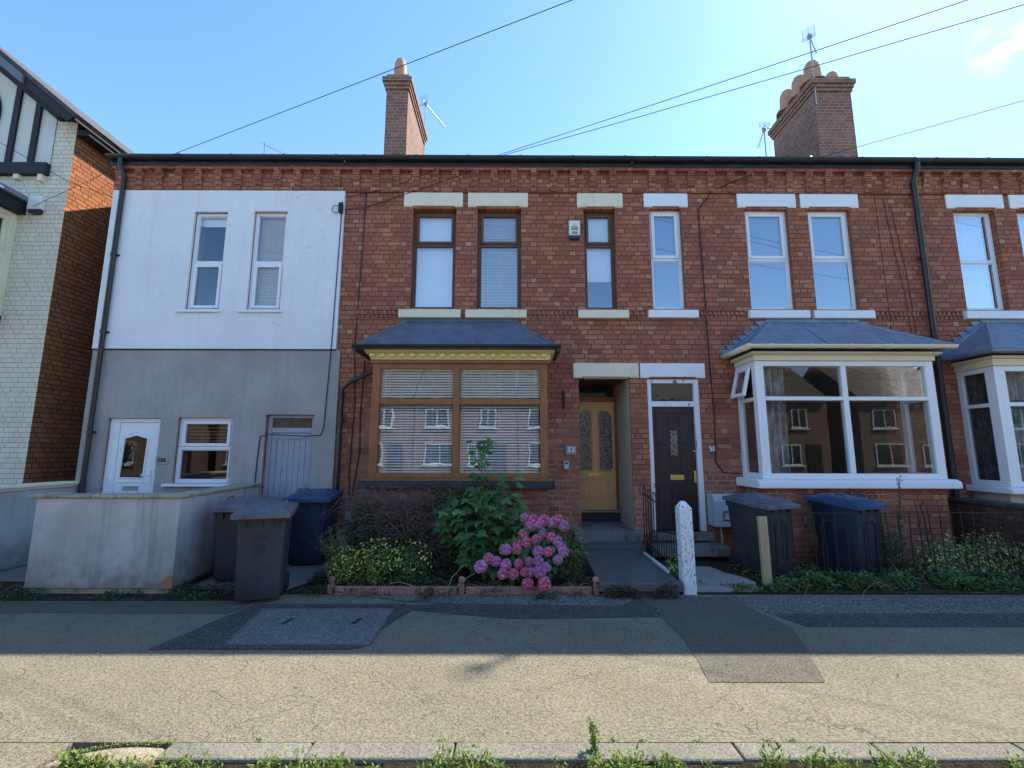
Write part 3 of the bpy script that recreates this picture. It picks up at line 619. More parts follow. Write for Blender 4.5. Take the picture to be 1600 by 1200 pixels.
def white_bay(h,x0,x1,posts,glass,lace=None,z=(1.21,2.99),openl=False,tr=2.41,wide=.13):
    y=6.9;mb=MB();a,b=z
    mb.box(x0,x0+wide,y,y+wide-.02,a,b);mb.box(x1-wide,x1,y,y+wide-.02,a,b)
    P=[x0+wide]+[v for p in posts for v in (p-.04,p+.04)]+[x1-wide]
    for p in posts: mb.box(p-.04,p+.04,y+.005,y+.09,a+.08,b-.08)
    mb.box(x0+wide,x1-wide,y+.003,y+.09,b-.08,b);mb.box(x0+wide,x1-wide,y+.003,y+.09,a,a+.08)
    for i in range(0,len(P),2): mb.box(P[i],P[i+1],y+.004,y+.088,tr-.03,tr+.03)
    for xs in (x0,x1-.07):
        mb.box(xs,xs+.07,D-.09,D-.003,a,b);mb.box(xs,xs+.07,y+wide-.019,D-.091,b-.08,b);mb.box(xs,xs+.07,y+wide-.019,D-.091,a,a+.08);mb.box(xs,xs+.07,y+wide-.019,D-.091,tr-.03,tr+.03)
    w=mb.build('bay_window',m_upvc,h,bevel=.006,seg=2)
    for i in range(0,len(P),2):
        for c,d in ((a+.08,tr-.03),(tr+.03,b-.08)):
            g=MB();g.quad((P[i],y+.04,c),(P[i+1],y+.04,c),(P[i+1],y+.04,d),(P[i],y+.04,d));g.build('pane',glass,w)
    for s,xs in ((0,x0+.035),(1,x1-.035)):
        for k,(c,d) in enumerate(((a+.08,tr-.03),(tr+.03,b-.08))):
            if openl and s==0 and k==1: continue
            g=MB();g.quad((xs,y+.1,c),(xs,D-.09,c),(xs,D-.09,d),(xs,y+.1,d));g.build('pane',g_dark,w)
    if openl:
        c,d=tr+.03,b-.08;mb=MB();y0_,y1_=y+.1,D-.09
        M=Matrix.Translation((x0-.005,0,d))@Matrix.Rotation(R(14),4,'Y')
        def T(p): return tuple(M@Vector(p))
        def bx(q0,q1,r0,r1,t0,t1):
            k=MB().box(q0,q1,r0,r1,t0,t1);mb.add([T(p) for p in k.v],k.f)
        H=d-c
        bx(-.045,0,y0_,y0_+.055,-H,0);bx(-.045,0,y1_-.055,y1_,-H,0);bx(-.044,-.001,y0_+.055,y1_-.055,-.055,0);bx(-.044,-.001,y0_+.055,y1_-.055,-H,-H+.055)
        o=mb.build('open_casement',m_upvc,w,bevel=.005)
        g=MB();g.quad(*[T(p) for p in ((-.02,y0_+.05,-H+.05),(-.02,y1_-.05,-H+.05),(-.02,y1_-.05,-.05),(-.02,y0_+.05,-.05))]);g.build('pane',g_dark,w)
    return w
bw=white_bay(hC,3.74,6.48,[5.10],g_bay,openl=True)
curtain(bw,3.9,4.28,7.12,1.28,2.9,m_net,amp=.03,wl=.1)
mb=MB();mb.box(3.95,6.3,7.6,7.62,2.42,2.47);mb.build('blind_rail',m_interior_dark,bw)
mb=MB();mb.prism([(6.8,1.075),(6.8,1.175),(6.87,1.208),(D-.003,1.208),(D-.003,1.075)],'x',3.62,6.60);mb.build('bay_sill',m_white_stone,hC,bevel=.02,seg=3)
mb=MB();mb.box(3.72,6.50,6.87,D-.003,2.992,3.07);mb.prism([(6.865,3.071),(6.80,3.09),(6.80,3.118),(D-.003,3.118),(D-.003,3.071)],'x',3.66,6.56);mb.build('bay_fascia',m_cream_stone,hC,bevel=.003)
bay_roof(hC,3.56,6.66,4.30,5.88,m_lead,flash=True,z0=3.19,zt=3.77)
gutter(hC,3.50,6.66,6.68,3.19,m_cream_stone,r=.05,brk=.6)
mb=MB();mb.tube([(3.545,6.66,3.165),(3.545,7.47,3.165)],.048,8);mb.build('gutter',m_cream_stone,hC,smooth=True)
mb=MB();mb.box(3.76,6.46,6.93,D-.002,-.05,1.075);mb.build('bay_plinth',m_brick,hC)
gutter(hC,2.12,7.0,7.31,6.655,m_black,r=.062,fascia=.125)
pipe(hC,[(7.06,7.31,6.6),(7.06,7.31,6.5),(7.06,7.42,6.3),(7.06,7.42,.1)],m_black,r=.045,clips=[(7.06,7.42,4.9),(7.06,7.42,3.0),(7.06,7.42,1.4)])
mb=MB();mb.tube([(4.2,D-.13,6.4),(3.55,D-.02,6.15),(3.28,D-.012,5.8),(3.30,D-.012,4.4),(3.31,D-.012,3.1),(3.34,D-.012,2.2),(3.31,D-.012,1.45),(3.42,D-.012,1.28),(3.7,D-.012,1.26)],.009,6)
mb.tube([(6.55,D-.01,6.02),(6.62,D-.012,5.2),(6.72,D-.012,4.3),(6.75,D-.012,3.5)],.005,6);mb.tube([(6.40,D-.01,6.3),(6.42,D-.012,3.6)],.004,6);mb.tube([(6.66,D-.01,5.9),(6.80,D-.012,4.6),(6.84,D-.012,3.3)],.005,6)
mb.build('wall_cable',m_cable,hC)
chimney(hC,6.82,7.66,9.25,10.85,6.9,9.98,[(6.99,9.47,.62,.185),(6.98,9.91,.64,.185),(6.95,10.35,.64,.185),(7.02,10.7,.4,.15),(7.53,9.6,.46,.15),(7.45,10.3,.32,.14)])
# ---- 57
hD=thing('terraced_house',(9.4,D,0),'brick terraced house cut off by the right edge, blue curtains above a lace curtained bay','house')
D1,D2=(7.76,8.50,4.0,5.82),(8.88,9.62,4.0,5.82);DB=(7.6,9.9,1.2,2.9)
house_shell(hD,7.0,12.0,[D1,D2,DB])
cornice(hD,7.0,12.0,phase=-6.9)
for c in (D1,D2): window(hD,*c,m_upvc,g_mid,tr=4.90,rec=.1,fw=.05,sw=.03,sash=(0,0),blind=('cur',m_curtain))
for a,b in ((7.65,8.66),(8.77,9.8)): lintel(hD,a,b,5.84,6.10,m_white_stone);
for a,b in ((7.67,9.8),): sill(hD,a,b,3.83,3.985,m_white_stone)
string_course(hD,[(7.1,7.65)])
bw=white_bay(hD,7.41,10.1,[8.6],g_bay,z=(1.10,2.92),tr=2.33,wide=.17)
curtain(bw,7.6,9.95,7.08,1.15,2.85,m_net,amp=.02,wl=.07,name='lace_curtain')
mb=MB();n=30;vs=[];
for j in range(2):
    for i in range(n+1): yy=7.03+.42*i/n;vs.append((7.53+.015*math.sin(yy*80),yy,(1.15,2.85)[j]))
mb.add(vs,[(i,i+1,n+2+i,n+1+i) for i in range(n)]);mb.build('lace_curtain',m_net,bw,smooth=True)
mb=MB();mb.prism([(6.79,1.0),(6.79,1.07),(6.86,1.098),(D-.003,1.098),(D-.003,1.0)],'x',7.30,10.2);mb.build('bay_sill',m_white_stone,hD,bevel=.015,seg=2)
mb=MB();mb.box(7.38,10.13,6.87,D-.003,2.922,3.03);mb.box(7.34,10.17,6.82,D-.003,3.031,3.07);mb.build('bay_fascia',m_cream_stone,hD,bevel=.004)
bay_roof(hD,7.14,10.4,7.95,9.6,m_lead,flash=True,z0=3.13,zt=3.78,y0=6.62)
mb=MB();mb.box(7.42,10.1,6.95,D-.002,-.05,1.0);mb.build('bay_plinth',m_wall_render,hD)
gutter(hD,7.0,12.0,7.31,6.65,m_black,r=.062,fascia=.125)
# ------------------------------------------------------------ left neighbour
hL=thing('painted_brick_house',(-9,7.55,0),'cream painted brick house with black timbered gable, cut off by the left edge','house')
LY=7.55;LX=-7.83
mb=MB()
mb.poly([(-13.4,LY,-.05),(LX,LY,-.05),(LX,LY,7.5),(-10.6,LY,9.75),(-13.4,LY,7.5)])
mb.build('front_wall',m_cream_brick,hL)
mb=MB();mb.quad((LX,LY,-.05),(LX,BACK,-.05),(LX,BACK,7.5),(LX,LY,7.5));mb.build('side_wall',m_brick_side,hL)
mb=MB();mb.quad((-13.4,LY,-.05),(-13.4,BACK,-.05),(-13.4,BACK,7.5),(-13.4,LY,7.5));mb.poly([(-13.4,BACK,-.05),(LX,BACK,-.05),(LX,BACK,7.5),(-10.6,BACK,9.97),(-13.4,BACK,7.5)]);mb.build('back_wall',m_brick_side,hL)
mb=MB()
for s in (1,-1):
    f=lambda x:-10.6+s*(x+10.6)
    mb.prism([(f(-7.58),7.33),(f(-10.6),9.806),(f(-10.6),9.90),(f(-7.53),7.385)],'y',7.22,BACK+.2)
mb.build('roof',M_plain('dark_slate',(.05,.05,.052),.8,.3,6,.4,30,dirt=(.12,.115,.09),dth=(.5,.8)),hL)
mb=MB();mb.prism([(-10.6,9.80),(-8.56,8.128),(-8.56,7.96),(-10.6,9.63)],'y',7.19,7.235);b=mb.build('bargeboard',m_greywood,hL)
mb=MB();mb.prism([(-8.558,8.12),(-7.62,7.35),(-7.70,7.26),(-8.558,7.96)],'y',7.24,7.27)
mb.prism([(-10.6,9.65),(-7.95,7.49),(-8.15,7.49),(-10.6,9.48)],'y',7.44,7.549)
mb.prism([(-10.6,9.79),(-7.66,7.385),(-7.80,7.385),(-10.6,9.68)],'y',7.272,7.44)
mb.box(-7.83,-7.60,LY+.0,BACK,7.22,7.33);mb.box(-7.60,-7.57,7.25,BACK,7.29,7.36)
mb.build('eaves_boarding',m_darkwood,hL)
mb=MB();mb.poly([(-13.2,7.535,6.63),(-8.2,7.535,6.63),(-8.2,7.535,7.52),(-10.6,7.535,9.5),(-13.2,7.535,7.5)]);mb.build('gable_render',mk_render('gable_render',(.60,.62,.56),.06,90,.3,(.4,.4,.33),.35),hL)
mb=MB();mb.box(-13.3,-8.19,7.46,7.549,6.42,6.635)
for x in (-8.53,-8.93): mb.add([(x-.05,7.495,6.636),(x+.05,7.495,6.636),(x+.05,7.495,7.72-.82*(x+8.25)),(x-.05,7.495,7.80-.82*(x+8.25)),(x-.05,7.534,6.636),(x+.05,7.534,6.636),(x+.05,7.534,7.72-.82*(x+8.25)),(x-.05,7.534,7.80-.82*(x+8.25))],[(0,1,2,3),(0,3,7,4),(1,5,6,2)])
pts=[(-9.68+.42*math.cos(a),7.51,7.6+.62*math.sin(a)) for a in [R(-60+i*12) for i in range(12)]]
mb.tube(pts,.05,6)
mb.build('gable_timber',m_darkwood,hL)
mb=MB();mb.box(-8.32,-8.25,7.47,7.55,6.30,6.42);mb.box(-8.75,-8.66,7.47,7.55,6.33,6.42);mb.build('corbel_block',m_cream_stone,hL)
# oriel
ox=-8.62;mb=MB()
mb.box(-10.6,ox,6.88,7.549,5.60,5.68);mb.box(ox-.10,ox,7.44,7.549,3.95,5.6);mb.box(-10.6,ox,6.9,7.549,3.86,3.95);mb.box(ox-.1,ox,6.9,7.0,3.95,5.6)
mb.box(ox-.08,ox-.02,7.0,7.44,5.52,5.599);mb.box(ox-.08,ox-.02,7.0,7.44,3.951,4.02);mb.box(ox-.08,ox-.02,7.0,7.44,4.98,5.06);mb.box(ox-.075,ox-.025,7.0,7.06,4.02,4.98);mb.box(ox-.075,ox-.025,7.38,7.44,4.02,4.98);mb.box(ox-.075,ox-.025,7.0,7.06,5.06,5.52);mb.box(ox-.075,ox-.025,7.38,7.44,5.06,5.52)
mb.box(-10.6,ox-.1,6.92,6.99,3.951,5.6) if False else None
ow=mb.build('oriel_window',m_cream_stone,hL,bevel=.005)
g=MB();g.quad((ox-.05,7.06,4.02),(ox-.05,7.38,4.02),(ox-.05,7.38,4.98),(ox-.05,7.06,4.98));g.quad((ox-.05,7.06,5.06),(ox-.05,7.38,5.06),(ox-.05,7.38,5.52),(ox-.05,7.06,5.52));g.build('pane',g_bay,ow)
g=MB();g.quad((-10.6,6.95,3.95),(ox-.1,6.95,3.95),(ox-.1,6.95,5.6),(-10.6,6.95,5.6));g.build('pane',g_bay,ow)
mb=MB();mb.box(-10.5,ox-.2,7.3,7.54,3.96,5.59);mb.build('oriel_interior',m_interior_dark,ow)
mb=MB();mb.prism([(6.70,5.80),(6.62,5.9),(7.548,5.9),(7.548,5.682),(6.88,5.682)],'x',-10.7,-8.50);mb.build('oriel_eaves',m_darkwood,hL)
mb=MB();mb.box(-10.7,-8.42,6.6,7.548,5.901,5.99);mb.build('oriel_roof',m_lead,hL,bevel=.01)
mb=MB();mb.box(-10.6,ox,6.92,7.549,3.74,3.859);mb.build('oriel_base',m_darkwood,hL)
ab=thing('alarm_box',(-8.29,7.54,5.73),'cream alarm box with dark blue base on the painted brick wall of the left house','alarm box')
mb=MB();mb.box(-8.42,-8.17,7.47,7.549,5.76,6.0);mb.build('cover',m_plasterbox,ab,bevel=.012,seg=2)
mb=MB();mb.prism([(-8.41,5.759),(-8.18,5.759),(-8.2,5.70),(-8.25,5.68),(-8.34,5.68),(-8.39,5.70)],'y',7.48,7.548);mb.build('base',m_navy,ab,bevel=.006)
ab=thing('alarm_box',(1.10,7.49,5.2),'cream bell box with dark lettering and navy base beside the narrow brown window','alarm box')
mb=MB();mb.prism([(7.43,5.29),(7.41,5.54),(7.43,5.56),(7.499,5.56),(7.499,5.29)],'x',1.005,1.195);mb.build('cover',m_plasterbox,ab,bevel=.012,seg=2)
mb=MB();mb.prism([(1.005,5.289),(1.195,5.289),(1.185,5.225),(1.015,5.225)],'y',7.435,7.499);mb.build('base',m_navy,ab,bevel=.006)
mb=MB();mb.tube([(1.10+.034*math.cos(a),7.418,5.49+.034*math.sin(a)) for a in [i*math.pi/8 for i in range(17)]],.004,5);mb.tube([(1.088,7.416,5.475),(1.10,7.416,5.505),(1.112,7.416,5.475)],.004,5);mb.build('emblem',m_ink,ab)
mb=MB();random.seed(4)
for z,h,x0,x1 in ((5.43,.02,1.045,1.155),(5.395,.022,1.04,1.16),(5.345,.009,1.055,1.145),(5.322,.01,1.05,1.15)):
    x=x0
    while x<x1:
        w=random.uniform(.007,.014); mb.box(x,min(x+w,x1),7.416+(.0),7.424+(5.54-z)*.08,z-h/2,z+h/2);x+=w+.005
mb.build('lettering',m_ink,ab)
random.seed(11)
pl=thing('house_number_sign',(.98,7.49,1.62),'square frosted plaque with white 53 on a dark mount, right of the oak bay','sign')
MB().box(.893,1.065,7.475,7.499,1.555,1.70).build('mount',M_plain('brushed_steel',(.3,.31,.31),.35,.1,20,.1,metal=.6),pl,bevel=.004)
MB().box(.925,1.035,7.466,7.474,1.575,1.685).build('plate',M_plain('steel_dark',(.12,.13,.14),.3,.4,30,.0),pl)
text(pl,'53',.98,7.464,1.628,.115,m_whiteink,name='number',bold=.004)
ks=thing('key_safe',(.90,7.49,1.32),'small grey key safe with black window on the brickwork below the 53 plaque','key safe')
MB().prism([(.862,1.325),(.938,1.325),(.945,1.455),(.855,1.455)],'y',7.45,7.499).build('body',m_meter,ks,bevel=.006);MB().box(.878,.922,7.446,7.4495,1.405,1.435).build('window',m_ink,ks)
hk=MB();hk.box(.855,.89,7.48,7.499,2.30,2.60);hk.tube([(.872,7.485,2.55),(.872,7.40,2.50),(.872,7.38,2.44),(.872,7.41,2.40)],.008,6);hk.tube([(.872,7.485,2.40),(.872,7.42,2.33),(.872,7.43,2.28)],.008,6)
tag(hk.build('wall_bracket',m_iron),'black iron hook bracket on brick between the oak bay and oak door','bracket')
tag(text(None,'55',3.275,7.492,1.652,.105,m_whiteink,name='house_number',bold=.003,depth=.006),'white metal numerals 55 on brick beside the dark plum door','house number')
vb=MB();vb.box(-2.60,-2.48,7.44,7.499,.50,.66);tag(vb.build('wall_box',m_meter,bevel=.01),'small pale grey box low on the brick wall beside the black pipe','box')
mt=thing('meter_box',(3.4,7.3,.44),'pale grey meter cupboard with an open front beside the dark door, behind a bin','meter box')
mb=MB();x0,x1,z0,z1=3.14,3.68,.47,.95
mb.prism([(7.22,z0),(7.22,.86),(7.30,z1),(7.33,z1),(7.33,z0)],'x',x0,x0+.02);mb.prism([(7.22,z0),(7.22,.86),(7.30,z1),(7.33,z1),(7.33,z0)],'x',x1-.02,x1)
mb.box(x0,x1,7.33,7.499,z0,z1);mb.add([(x0,7.218,.80),(x1,7.218,.80),(x1,7.218,.86),(x0,7.218,.86),(x1,7.299,z1+.002),(x0,7.299,z1+.002),(x1,7.34,z1+.003),(x0,7.34,z1+.003)],[(0,1,2,3),(3,2,4,5),(5,4,6,7)])
mb.box(x0+.02,x1-.02,7.221,7.24,.70,.86);mb.box(x0+.02,x1-.02,7.221,7.24,z0,.55);mb.box(x0+.02,x0+.12,7.221,7.24,.55,.70)
mb.build('cabinet',m_meter,mt,bevel=.004)
MB().box(3.3,3.6,7.29,7.329,.56,.69).build('gas_meter',m_plasterbox,mt,bevel=.01);MB().box(3.42,3.5,7.285,7.289,.64,.67).build('dial',m_ink,mt)
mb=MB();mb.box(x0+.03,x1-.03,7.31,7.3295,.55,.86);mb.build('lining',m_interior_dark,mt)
mb=MB();mb.tube([(3.26,7.3,.0),(3.25,7.3,.47)],.014,6);mb.build('support_leg',m_softwood,mt)
# ------------------------------------------------------------ ground
def M_asphalt(name,c1,c2,cr=(.05,.045,.035),sc=95,crack=1.1,camt=1.0,bump=.9,warm=None,spk=(.55,.53,.47),spa=.55):
    t=NT(name);p=t.pos();n=t.noise(p,sc,4,.75);big=t.noise(p,.9,5,.6);md=t.noise(p,7,4,.6)
    c=t.ramp(big,[(.3,c1),(.7,c2)]);c=t.mix(t.mr(md,.35,.75,0,.4),c,tuple(x*.72 for x in c1))
    v=t.voro(p,sc*.9,'F1','Color');sv=t.n('ShaderNodeSeparateColor');t.l(v,sv.inputs[0])
    c=t.mix(t.math('MULTIPLY',t.math('GREATER_THAN',sv.outputs[0],.66),spa),c,spk)
    c=t.mix(t.mr(n,.47,.33,0,.8),c,tuple(x*.28 for x in c1))
    pit=t.noise(p,sc*.55,3,.8);c=t.mix(t.mr(pit,.43,.33,0,.5),c,tuple(x*.3 for x in c1))
    h=t.math('ADD',t.math('ADD',n,t.math('MULTIPLY',t.mr(pit,.34,.5),.8)),t.math('MULTIPLY',sv.outputs[1],.4))
    if camt:
        dp=t.n('ShaderNodeVectorMath',operation='ADD');t.l(p,dp.inputs[0])
        nv=t.n('ShaderNodeTexNoise');t.l(p,nv.inputs[0]);nv.inputs['Scale'].default_value=3.2;nv.inputs['Detail'].default_value=5
        sc2=t.n('ShaderNodeVectorMath',operation='SCALE');t.l(nv.outputs['Color'],sc2.inputs[0]);sc2.inputs['Scale'].default_value=.55;t.l(sc2.outputs[0],dp.inputs[1])
        e=t.voro(dp.outputs[0],crack,'DISTANCE_TO_EDGE','Distance');msk=t.mr(t.noise(p,.8,3),.44,.56)
        e2=t.voro(dp.outputs[0],crack*4.5,'DISTANCE_TO_EDGE','Distance');m2=t.mr(t.noise(t.scale(p,(1,1.4,1)),.9,4,.6),.5,.62)
        k=t.math('MAXIMUM',t.math('MULTIPLY',t.mr(e,.0055,.001),msk),t.math('MULTIPLY',t.mr(e2,.02,.004),t.math('MULTIPLY',m2,.5)))
        k=t.math('MULTIPLY',k,camt);c=t.mix(k,c,cr);h=t.math('SUBTRACT',h,t.math('MULTIPLY',k,2))
    t.pb(c,.9,.25,t.bump(h,bump,.007));return t.m
m_pave=M_asphalt('worn_asphalt',(.20,.178,.118),(.26,.232,.162),sc=80,crack=1.9,camt=.62,spa=.28,spk=(.33,.31,.25),bump=1.0)
m_pave_dark=M_asphalt('fresh_asphalt',(.115,.105,.08),(.145,.135,.10),camt=0,spa=.2,spk=(.25,.235,.18))
m_pave_dark2=M_asphalt('dark_patch_asphalt',(.062,.058,.048),(.09,.083,.068),camt=0,spa=.15)
m_pave_old=M_asphalt('mossy_asphalt',(.10,.095,.075),(.17,.155,.12),crack=2.2,spa=.4)
m_road=M_asphalt('road_asphalt',(.06,.06,.06),(.09,.09,.085),camt=.5)
m_cover=M_asphalt('aggregate_concrete',(.14,.135,.12),(.20,.19,.17),camt=0,sc=80,spa=.35,spk=(.40,.39,.35))
m_kerb=M_asphalt('kerb_concrete',(.17,.16,.12),(.27,.255,.20),camt=0,sc=110,spa=.25,bump=.8,spk=(.36,.34,.28))
def mk_soil():
    t=NT('garden_soil');p=t.pos();n=t.noise(p,12,6,.7);c=t.ramp(n,[(.3,(.03,.025,.015)),(.6,(.075,.06,.035)),(.8,(.06,.075,.03))]);t.pb(c,.95,.1,t.bump(t.noise(p,40,5,.7),1,.03));return t.m
m_soil=mk_soil()
def sheet(name,pts,z,mat,kind='structure'):
    mb=MB();mb.poly([(a,b,z) for a,b in pts]);o=mb.build(name,mat);o['kind']=kind;return o
def rect(x0,x1,y0,y1):return [(x0,y0),(x1,y0),(x1,y1),(x0,y1)]
mb=MB();mb.quad((-400,-400,-.16),(400,-400,-.16),(400,400,-.16),(-400,400,-.16));struct(mb.build('ground',M_plain('far_ground',(.09,.11,.05),.95,.3,.5,0)))
sheet('road',rect(-60,60,-7.5,2.7),-.075,m_road)
mb=MB();mb.box(-60,60,2.82,5.53,-.15,0);struct(mb.build('pavement',m_pave))
mb=MB();mb.box(-60,-2.42,2.60,2.8195,-.15,-.003);struct(mb.build('dropped_kerb',m_pave))
mb=MB();mb.box(-60,60,-10.5,-7.5,-.15,0);struct(mb.build('opposite_pavement',m_pave))
mb=MB();x=-1.87;random.seed(5)
edges=[-1.87,-1.09,-.30,.46,1.24,2.01,2.80,3.58,4.36]
while edges[-1]<40: edges.append(edges[-1]+.78)
for a,b in zip(edges,edges[1:]):
    o=random.uniform(-.004,.004);mb.box(a+.004,b-.004,2.675+o,2.8195,-.15,.002+random.uniform(-.003,.003))
k=mb.build('kerb',m_kerb,bevel=.014,seg=3);struct(k)
mb=MB();pts=[(-2.42,2.64),(-2.25,2.665),(-2.1,2.67),(-1.95,2.66),(-1.90,2.70),(-1.885,2.80),(-2.05,2.815),(-2.2,2.80),(-2.4,2.72)]
mb.prism(pts,'z',-.15,-.012);struct(mb.build('broken_kerb',M_asphalt('broken_concrete',(.30,.24,.16),(.40,.33,.23),camt=0,sc=90,spa=.2,bump=.6),bevel=.02,seg=3))
# soil & garden ground
sheet('garden_soil',rect(-6.8,16,5.49,7.55),.015,m_soil)
sheet('side_passage',rect(-7.8,-6.95,5.53,15),.01,m_concrete)
sheet('entry_path',rect(-6.7,-5.6,5.9,7.48),.026,m_concrete)
sheet('bin_standing',[(-3.75,5.6),(-2.55,5.55),(-2.35,6.1),(-2.3,7.45),(-3.78,7.45)],.03,m_concrete)
random.seed(8)
def rag(pts,amp=.025,n=8):
    o=[]
    for i in range(len(pts)):
        a=Vector(pts[i]);b=Vector(pts[(i+1)%len(pts)])
        for j in range(n):
            p=a.lerp(b,j/n);o.append((p[0]+random.uniform(-amp,amp),p[1]+random.uniform(-amp,amp)))
    return o
sheet('verge_strip',rag([(-30,5.12),(-2.95,5.22),(-2.6,5.45),(-2.6,5.56),(-30,5.6)],.05,24),.006,m_soil)
sheet('asphalt_patch',rag([(-1.35,4.02),(-1.1,5.1),(-.5,5.22),(1.0,5.3),(1.42,5.36),(1.5,5.0),(1.48,4.78),(-.0,4.72),(-1.12,4.98),(-1.22,4.05)][::1],.01,3),.0045,m_pave_dark2)
sheet('asphalt_patch',rag([(-2.95,4.02),(-2.68,5.15),(-1.1,5.15),(-1.0,4.95),(-1.3,4.02)],.006,6),.005,m_pave_dark2)
sheet('asphalt_patch',rag([(1.46,5.40),(2.43,5.40),(2.6,4.5),(2.22,3.48),(1.41,3.48),(1.5,4.2)],.008,6),.004,m_pave_dark)
sheet('asphalt_patch',rag([(2.62,4.86),(2.75,4.52),(14,4.5),(14,4.84)],.008,20),.0042,m_pave_dark2)
sheet('old_asphalt',rag([(2.45,5.45),(2.6,4.87),(20,4.87),(20,5.5)],.02,10),.0038,m_pave_old)
sheet('old_asphalt',rag([(-1.9,5.5),(-1.05,5.2),(.2,5.12),(1.2,5.08),(1.4,5.4),(1.35,5.52),(.9,5.5)],.02,6),.0065,m_pave_old)
sheet('tarmac_band',rag([(-20,4.9),(-2.8,4.86),(-2.7,5.2),(-20,5.2)],.012,20),.0036,m_pave_dark)
ic=thing('inspection_cover',(-1.8,4.5,0),'rectangular speckled concrete access cover set in the pavement in front of the bins','cover')
MB().prism([(-2.36,4.11),(-1.18,4.11),(-1.20,4.98),(-2.51,4.97)],'z',.004,.011).build('slab',m_cover,ic,bevel=.002)
mb=MB()
for x in (-2.12,-1.47): mb.prism([(x-.02,4.55),(x+.03,4.55),(x+.06,4.70),(x+.01,4.70)],'z',.0112,.0125)
mb.build('lifting_slot',m_sill_black,ic)
mb=MB();P=[(-2.38,4.095),(-1.163,4.095),(-1.183,4.995),(-2.535,4.985)];Q=[(-2.362,4.108),(-1.178,4.108),(-1.198,4.982),(-2.512,4.972)]
for i in range(4): a,b,c,d=P[i],P[(i+1)%4],Q[(i+1)%4],Q[i];mb.prism([a,b,c,d],'z',.003,.0118)
mb.build('frame',M_plain('rusty_frame',(.12,.11,.10),.7,.3,10,.2),ic)
# paths
mb=MB();mb.prism([(1.0,5.38),(1.93,5.38),(1.94,6.4),(1.04,6.4)],'z',.06,.15);mb.prism([(1.04,6.41),(1.94,6.41),(1.95,7.0),(1.06,7.0)],'z',.06,.165);mb.box(1.04,1.9,5.42,7.0,-.05,.059);mb.box(1.05,2.0,7.0,7.34,.0,.235)
pth=mb.build('front_path',m_slab,bevel=.008);tag(pth,'dark paving slab path with steps leading up to the oak front door','path');
st=MB();st.box(1.905,1.935,5.82,6.85,.151,.185);tag(st.build('plastic_strip',m_upvc),'thin white plastic strip lying along the right edge of the slab path','strip')
mb=MB();mb.prism(rag([(2.13,5.55),(2.85,5.55),(2.98,5.9),(2.8,6.3),(2.75,6.6),(2.16,6.6)],.02,4),'z',0,.05);pth=mb.build('front_path',M_plain('pink_concrete',(.30,.26,.23),.9,.15,4,.7,50),bevel=.006);tag(pth,'ragged pinkish concrete path leading towards the dark plum door','path')
# boundary walls
bwl=thing('boundary_wall',(-4.6,5.5,0),'grey rendered garden wall with stone coping in front of the white and grey house','wall')
def slab_noise(mb,x0,x1,y0,y1,z0,z1,n=12,amp=.006):
    mb.box(x0,x1,y0,y1,z0,z1)
mb=MB();mb.box(-5.48,-3.82,5.47,5.68,.065,1.06);mb.prism([(-3.821,5.681),(-3.98,7.46),(-4.18,7.46),(-4.03,5.681)],'z',.065,1.06);mb.build('wall',m_wall_render,bwl,bevel=.01,seg=2)
mb=MB();mb.box(-5.46,-3.86,5.49,5.66,-.03,.064);mb.prism([(-3.87,5.661),(-4.05,5.661),(-4.17,7.46),(-4.0,7.46)],'z',-.03,.0635);mb.build('plinth',m_cop,bwl,bevel=.008)
mb=MB();mb.prism([(-4.0,.066),(-3.815,.066),(-3.815,.2),(-3.85,.21),(-3.93,.15)],'y',5.4665,5.475);mb.prism([(5.4668,.066),(5.50,.066),(5.49,.18),(5.4668,.2)],'x',-3.83,-3.8165);mb.build('exposed_patch',m_terracotta,bwl)
mb=MB();x=-5.54
random.seed(3)
while x<-3.79:
    w=random.uniform(.28,.45);x1=min(x+w,-3.785)
    if -3.785-x1<.15:x1=-3.785
    q=random.uniform(-.008,.008);mb.prism([(x+.003,5.435+q),(x1-.003,5.435-q),(x1-.003,5.71),(x+.003,5.71)],'z',1.061,1.10+random.uniform(-.006,.008));x=x1
yy=5.715
while yy<7.45:
    y1=min(yy+.38,7.46);f=lambda y:-3.785-.16*(y-5.47)/2
    mb.prism([(f(yy),yy+.003),(f(y1),y1-.003),(f(y1)-.27,y1-.003),(f(yy)-.27,yy+.003)],'z',1.061,1.10+random.uniform(-.006,.006));yy=y1
mb.build('coping',m_cop,bwl,bevel=.012,seg=2)
bw2=thing('boundary_wall',(-6.9,6.5,0),'pale rendered side wall with moulded coping at the far left edge','wall')
MB().box(-7.03,-6.83,3.6,7.46,-.05,1.05).build('wall',m_wall_render,bw2,bevel=.01)
mb=MB();mb.box(-7.05,-6.80,3.6,7.46,1.051,1.085);mb.box(-7.08,-6.77,3.6,7.46,1.0855,1.13);mb.build('coping',m_cream_stone,bw2,bevel=.01)
dw=thing('boundary_wall',(7.0,6.5,0),'low dark mossy brick wall between the two white bays at the right','wall')
MB().box(6.98,7.18,5.65,7.49,-.05,.84).build('wall',m_brick_dark,dw);MB().box(6.95,7.21,5.62,7.495,.8405,.90).build('coping',M_plain('dark_coping',(.07,.07,.06),.9,.3,6,.5,30),dw,bevel=.015,seg=2)
